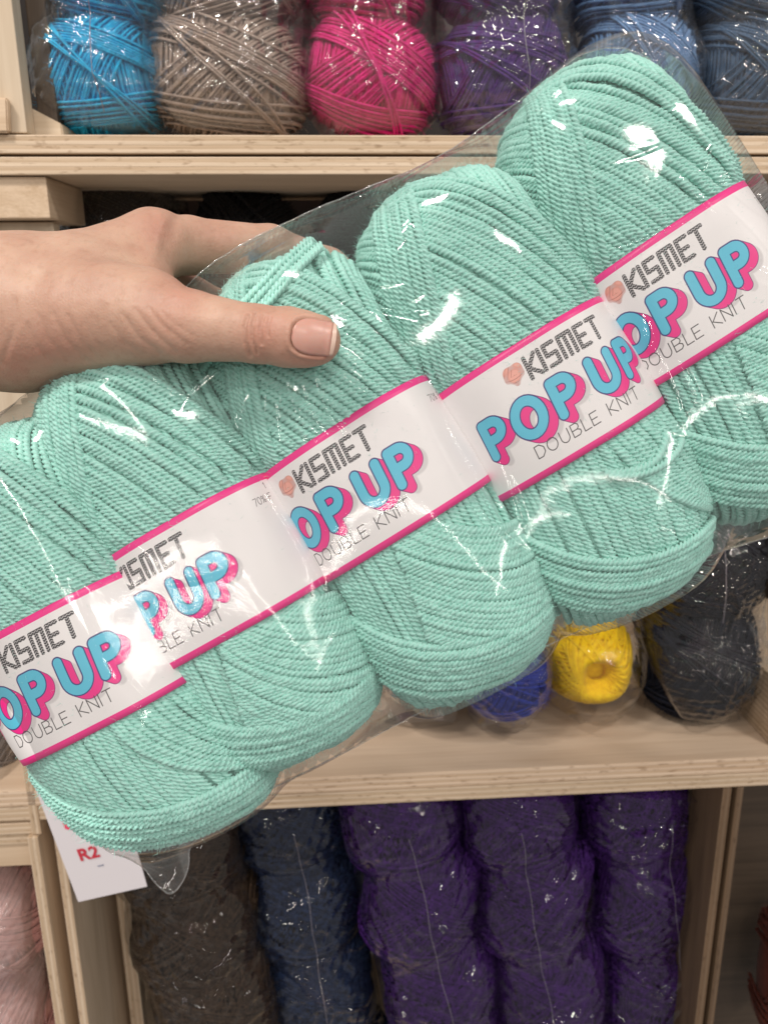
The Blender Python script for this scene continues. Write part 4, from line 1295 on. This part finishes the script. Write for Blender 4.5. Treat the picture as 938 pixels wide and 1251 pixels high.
# top shelf, two balls high in each bag
TOPG = 'yarn balls standing on the upper shelf'
top = [
    ('cyan', 128, 97, 150, 128, 'cyan ball resting on the shelf in the corner', 132, -34, 'cyan ball on top of another cyan one', [(30, -80), (215, -80), (212, 60), (214, 166), (150, 168), (80, 160), (52, 120), (46, 60)], 'clear crumpled bag with two cyan balls'),
    ('taupe', 280, 97, 188, 138, 'taupe ball resting on the shelf between cyan and magenta', 282, -34, 'taupe ball stacked above the lower taupe one', [(168, -80), (385, -80), (380, 60), (378, 166), (250, 170), (212, 150), (180, 110), (163, 50)], 'clear loose bag with two taupe balls'),
    ('magenta', 452, 97, 154, 130, 'magenta ball resting on the shelf beside the purple one', 448, -34, 'magenta ball stacked above the lower magenta one', [(370, -80), (530, -80), (534, 60), (536, 168), (450, 170), (374, 166), (370, 60)], 'clear bag with two magenta balls'),
    ('purple', 612, 97, 156, 134, 'purple ball resting on the shelf behind the pack edge', 610, -34, 'purple ball stacked above the lower purple one', [(528, -80), (698, -80), (700, 60), (696, 168), (600, 170), (534, 166), (526, 60)], 'clear bag with two purple balls'),
    ('sky', 772, 97, 140, 134, 'light blue ball resting on the shelf behind the pack corner', 765, -34, 'light blue ball stacked above the lower one', [(690, -80), (840, -80), (846, 60), (850, 100), (876, 156), (862, 166), (780, 170), (700, 166)], 'clear bag with two light blue balls'),
    ('slate', 905, 97, 136, 134, 'slate blue ball resting on the shelf at the picture edge', 902, -34, 'slate blue ball stacked above the lower one', [(836, -80), (985, -80), (985, 168), (910, 171), (850, 168), (838, 60)], 'clear bag with two slate blue balls'),
]
for i, (c_, px, py, wp, hpx_, lb, px2, py2, lb2, pl, lb3) in enumerate(top):
    Yb = YF + .052
    bg_ball(px, py, Yb, wp, hpx_, C[c_], lb, i, tilt=(-8, 5, 12, -14, 6, 0)[i], group=TOPG)
    bg_ball(px2, py2, Yb, wp * .96, hpx_, C[c_], lb2, i + 1, tilt=(10, -20, 8, 16, -8, 9)[i], group=TOPG)
    seam = None
    if i in (0, 3): seam = [((128, 624)[i == 3], -20), ((132, 622)[i == 3], 40), ((136, 627)[i == 3], 110), ((146, 630)[i == 3], 155)]
    bg_bag(pl, Yb, [(px, py, wp, hpx_), (px2, py2, wp * .96, hpx_)], FILM2, lb3, 200 + i, crum=(.0036, .0042, .0022, .0042, .0042, .0030)[i], group='crumpled bags on the upper shelf', seam=seam, nc=34, big=1.35)

# middle crate
Ym = YF + .055
cy = at(722, 812, Ym)
yroot = empty('yarn_ball', cy, 'bright yellow ball with a centre hole, lying end-on upon the crate floor', 'yarn', 'yarn balls on the middle crate floor')
rg = np.random.default_rng(77)
loops = []
for lay, (kk, n_, sc_) in enumerate(((0.9, 56, .92), (-1.3, 44, .97), (2.2, 18, .99), (-.5, 8, 1.01))):
    ph0 = rg.uniform(0, 6.28); span = 6.283 if lay < 2 else rg.uniform(1.6, 2.6)
    for i_ in range(n_):
        u_ = np.linspace(-2.6, 2.6, 70)
        ph = ph0 + span * i_ / n_ + rg.normal(0, .03) + kk * np.sin(u_ * .6)
        rr2 = .0185 + .0150 * sc_ * np.cos(u_ * .62 + .0)
        rr2 = .0065 + (.0320 * sc_ - .0065) * np.clip((1 - np.cos(u_ + math.pi * 0)) / 2, 0, 1) ** .62
        zz = .030 * sc_ * np.cos(u_ * .75) - .020 * np.exp(-(u_ / .62) ** 2)
        sq = (np.abs(np.cos(ph)) ** 2.6 + np.abs(np.sin(ph)) ** 2.6) ** (-1 / 2.6)
        loops.append(np.column_stack([rr2 * sq * np.cos(ph), rr2 * sq * np.sin(ph), zz]))
V, Q = tubes(loops, Skein(1, 1, 1), .00095, 0, .001, 0, ring=5, rg=rg)
cv, cq = core_mesh(Skein(.030, .030, .008, 2.2, 2.5), .001, nu=24, nv=20)
V = np.vstack([V, cv]); Q = np.vstack([Q, cq + len(V) - len(cv)])
V = V * 1.10
link('wound_yarn', mesh_np('wound_yarn', np.stack([V[:, 0], -V[:, 2], V[:, 1]], 1) + np.array(cy), Q, C['yellow']), yroot)
bg_bag([(664, 745), (780, 745), (784, 800), (782, 862), (750, 878), (722, 894), (690, 872), (664, 850), (660, 800)], Ym, [(722, 805, 112, 112)], FILM3, 'clear bag with a bright yellow ball, its tail on the crate floor', 301, crum=.0012, group='bags on the middle crate floor')
bg_ball(612, 812, Ym, 104, 116, C['blue'], 'royal blue ball peeping out below the pack', 1, tilt=-20, group='yarn balls on the middle crate floor')
bg_bag([(556, 760), (668, 760), (668, 840), (655, 870), (625, 915), (606, 925), (590, 890), (566, 868), (556, 820)], Ym, [(612, 812, 104, 116)], FILM4, 'clear bag with a royal blue ball and a pointed tail', 302, crum=.003, group='bags on the middle crate floor')
for j, (px, py, wp, hh, lb, vv_) in enumerate([(850, 795, 140, 150, 'near black navy ball low in the bag beside the yellow ball', 3), (862, 680, 150, 140, 'near black navy ball on top of the one beside the yellow ball', 0)]):
    bg_ball(px, py, Ym + .01, wp, hh, C['ink'], lb, vv_, tilt=15 * j - 8, group='yarn balls on the middle crate floor')
bg_bag([(782, 620), (930, 620), (932, 700), (926, 800), (936, 868), (925, 888), (880, 890), (838, 878), (808, 850), (784, 800), (778, 720)], Ym + .004, [(850, 795, 140, 150), (862, 680, 150, 140)], FILM4, 'clear crinkled bag with near black navy yarn', 303, crum=.0045, cs=1.3, group='bags on the middle crate floor', seam=[(850, 640), (852, 700), (856, 740)])
bg_ball(512, 800, Ym + .01, 100, 100, C['grey'], 'grey ball almost wholly behind the pack', 0, group='yarn balls on the middle crate floor')
bg_bag([(450, 780), (560, 780), (562, 850), (556, 885), (520, 896), (490, 884), (455, 870)], Ym + .01, [(512, 800, 100, 100)], FILM2, 'clear bag whose tail shows beneath the pack on the crate floor', 304, crum=.003, group='bags on the middle crate floor')
# black balls below the upper board
for j, (px, py, wp, lb) in enumerate([(150, 285, 150, 'black yarn ball above the wrist, beside the corner block'), (300, 300, 130, 'black yarn ball above the index finger'), (450, 300, 150, 'black yarn ball behind the film edge above the pack')]):
    bg_ball(px, py, YF + .12, wp, 130, C['black'], lb, j, tilt=20 * j, group='black yarn balls under the upper boards')
bg_bag([(75, 222), (225, 226), (240, 300), (230, 360), (80, 360), (66, 290)], YF + .10, [(150, 290, 130, 120)], FILM3, 'dull clear bag with black yarn above the wrist', 305, crum=.004, group='bags under the upper boards')
card = board('cardboard_sheet', None, tuple(at(205, 280, YF + .16)), tuple(at(420, 236, YF + .161)), 'x', plain_mat('lilac_card', (.22, .19, .21), .6, .08))
tag(card, 'greyish lilac card standing behind the black balls under the upper boards', 'card')

# lower crate: leaning columns of balls in long bags
cols = [
    ('brown', 222, 1050, 268, 1240, 150, 'dark brown', 'price card'),
    ('navy', 355, 1010, 392, 1225, 140, 'dark navy', 'brown column'),
    ('deep', 494, 1010, 545, 1225, 142, 'violet', 'navy column'),
    ('deep', 634, 1005, 672, 1225, 140, 'violet', 'two other violet columns'),
    ('deep', 775, 1000, 795, 1225, 134, 'violet', 'bare side board'),
]
for i, (c_, x0, y0, x1, y1, wp, nm, nx_) in enumerate(cols):
    Yc = YF + .062 + (.03 if i == 1 else 0) + (.012 if i == 4 else 0)
    bl = []
    for j in range(4):
        f = (j - .28) / 2.0 if True else 0
        px, py = x0 + (x1 - x0) * f, y0 + (y1 - y0) * f
        wj = wp * (1 - .02 * j)
        which = ('topmost', 'second from the top', 'third from the top', 'lowest')[j]
        where = {0: 'the dark brown column under the price card', 1: 'the navy column', 2: 'the violet column next to the navy one', 3: 'the violet column between two violet ones', 4: 'the violet column next to the bare side board'}[i]
        bg_ball(px, py, Yc, wj, 162, C[c_], f'{nm} ball, {which} in {where}', i + j, tilt=(-7, 6, -4, 8)[j], group='yarn balls in the lower crate', fine=True)
        bl.append((px, py, wj, 176))
    xa_, xb_ = x0 - (x1 - x0) * .35, x1 + (x1 - x0) * .5
    hw = wp / 2 + 3
    pl = [(xa_ - hw, 935), (xa_ + hw, 935), (x0 + hw, y0), ((x0 + x1) / 2 + hw + 2, (y0 + y1) / 2), (x1 + hw, y1), (xb_ + hw, 1330), (xb_ - hw, 1330), (x1 - hw, y1), ((x0 + x1) / 2 - hw - 2, (y0 + y1) / 2), (x0 - hw, y0)]
    where = {0: 'dark brown balls beneath the price card', 1: 'dark navy balls', 2: 'violet balls, next to the navy one', 3: 'violet balls, between two more violet ones', 4: 'violet balls, next to the bare side board'}[i]
    sm = [(x0 + (x1 - x0) * t_ + (0, 14, 6, -9, 20)[i], y0 + (y1 - y0) * t_) for t_ in np.linspace(-.15, 1.3, 12)] if i else None
    bg_bag(pl, Yc, bl, FILM3, 'long clear bag with a column of ' + where, 400 + i, crum=.0010, cs=.25, group='long bags in the lower crate', seam=sm, nc=5, big=1.7, steep=True)

# neighbours at the edges
bg_ball(-5, 925, YF + .06, 90, 120, C['grey'], 'grey ball in the bag at the picture edge above the pink one', 1, group='yarn balls at the shelf edges')
bg_bag([(-60, 850), (20, 850), (26, 900), (24, 975), (-10, 985), (-60, 985)], YF + .05, [(-5, 925, 70, 110)], FILM2, 'clear bag with grey yarn at the picture edge', 501, crum=.003, group='bags at the shelf edges')
bg_ball(0, 1110, YF + .06, 110, 140, C['pink'], 'pale pink ball behind the upright board edges', 2, group='yarn balls at the shelf edges')
bg_ball(8, 1240, YF + .06, 110, 140, C['pink'], 'pale pink ball in the bottom corner below another pink one', 0, group='yarn balls at the shelf edges')
bg_bag([(-70, 1040), (36, 1044), (52, 1120), (62, 1320), (-70, 1320)], YF + .055, [(0, 1110, 110, 140), (8, 1240, 110, 140)], film_mat('milky_film', .30, .12, 1.4, bump=.4, hazecol=(.9, .72, .70)), 'milky bag with pale pink yarn in the bottom corner', 502, crum=.002, group='bags at the shelf edges')
bg_ball(966, 1190, YF + .075, 70, 190, C['rust'], 'rust red ball at the picture edge in the lower corner', 1, group='yarn balls at the shelf edges')

# ------------------------------------------------------------------ price card
card = empty('price_card', at(110, 1030, YF - .008), 'white price card with red print, partly hidden by the lower tip of the pack', 'price card')
CARD = plain_mat('card_stock', (.80, .76, .80), .4)
REDP = plain_mat('red_print', (.62, .03, .06), .5)
pinkp = plain_mat('pink_print', (.85, .08, .16), .5)
DARKP = plain_mat('blue_print', (.10, .13, .25), .5)
Yp = YF - .008
cn = [at(43, 962, Yp), at(138, 932, Yp), at(180, 1083, Yp), at(96, 1102, Yp)]
bm = bmesh.new()
fv = [bm.verts.new(p) for p in cn]; bv = [bm.verts.new(p + Vector((0, .0006, 0))) for p in cn]
bm.faces.new(fv); bm.faces.new(bv[::-1])
for i in range(4): bm.faces.new((fv[i], bv[i], bv[(i + 1) % 4], fv[(i + 1) % 4]))
bmesh.ops.recalc_face_normals(bm, faces=bm.faces)
me = bpy.data.meshes.new('card'); bm.to_mesh(me); bm.free(); me.materials.append(CARD)
link('card', me, card)


def flat_text(txt, px, py, hpx_, mat, rotdeg, bold=0.0):
    cu = bpy.data.curves.new('print', 'FONT'); cu.body = txt; cu.size = 1.0; cu.offset = bold; cu.extrude = 0.004
    ob = bpy.data.objects.new('tmp', cu); COL.objects.link(ob)
    dg = bpy.context.evaluated_depsgraph_get()
    me = bpy.data.meshes.new_from_object(ob.evaluated_get(dg)); bpy.data.objects.remove(ob)
    c = at(px, py, Yp - .0006); dcam = -(ROT.inverted() @ (c - CAM)).z
    s = hpx_ * dcam / F / .73
    me.transform(Matrix.Translation(c) @ Matrix.Rotation(R(rotdeg), 4, 'Y') @ Matrix.Rotation(R(90), 4, 'X') @ Matrix.Scale(s, 4))
    me.materials.clear(); me.materials.append(mat)
    return link('printed_text', me, card)


flat_text('S', 80, 1014, 30, pinkp, -14, .03)
flat_text('R2', 98, 1052, 17, REDP, -12, .025)
flat_text('---', 120, 1060, 6, DARKP, -12, .02)
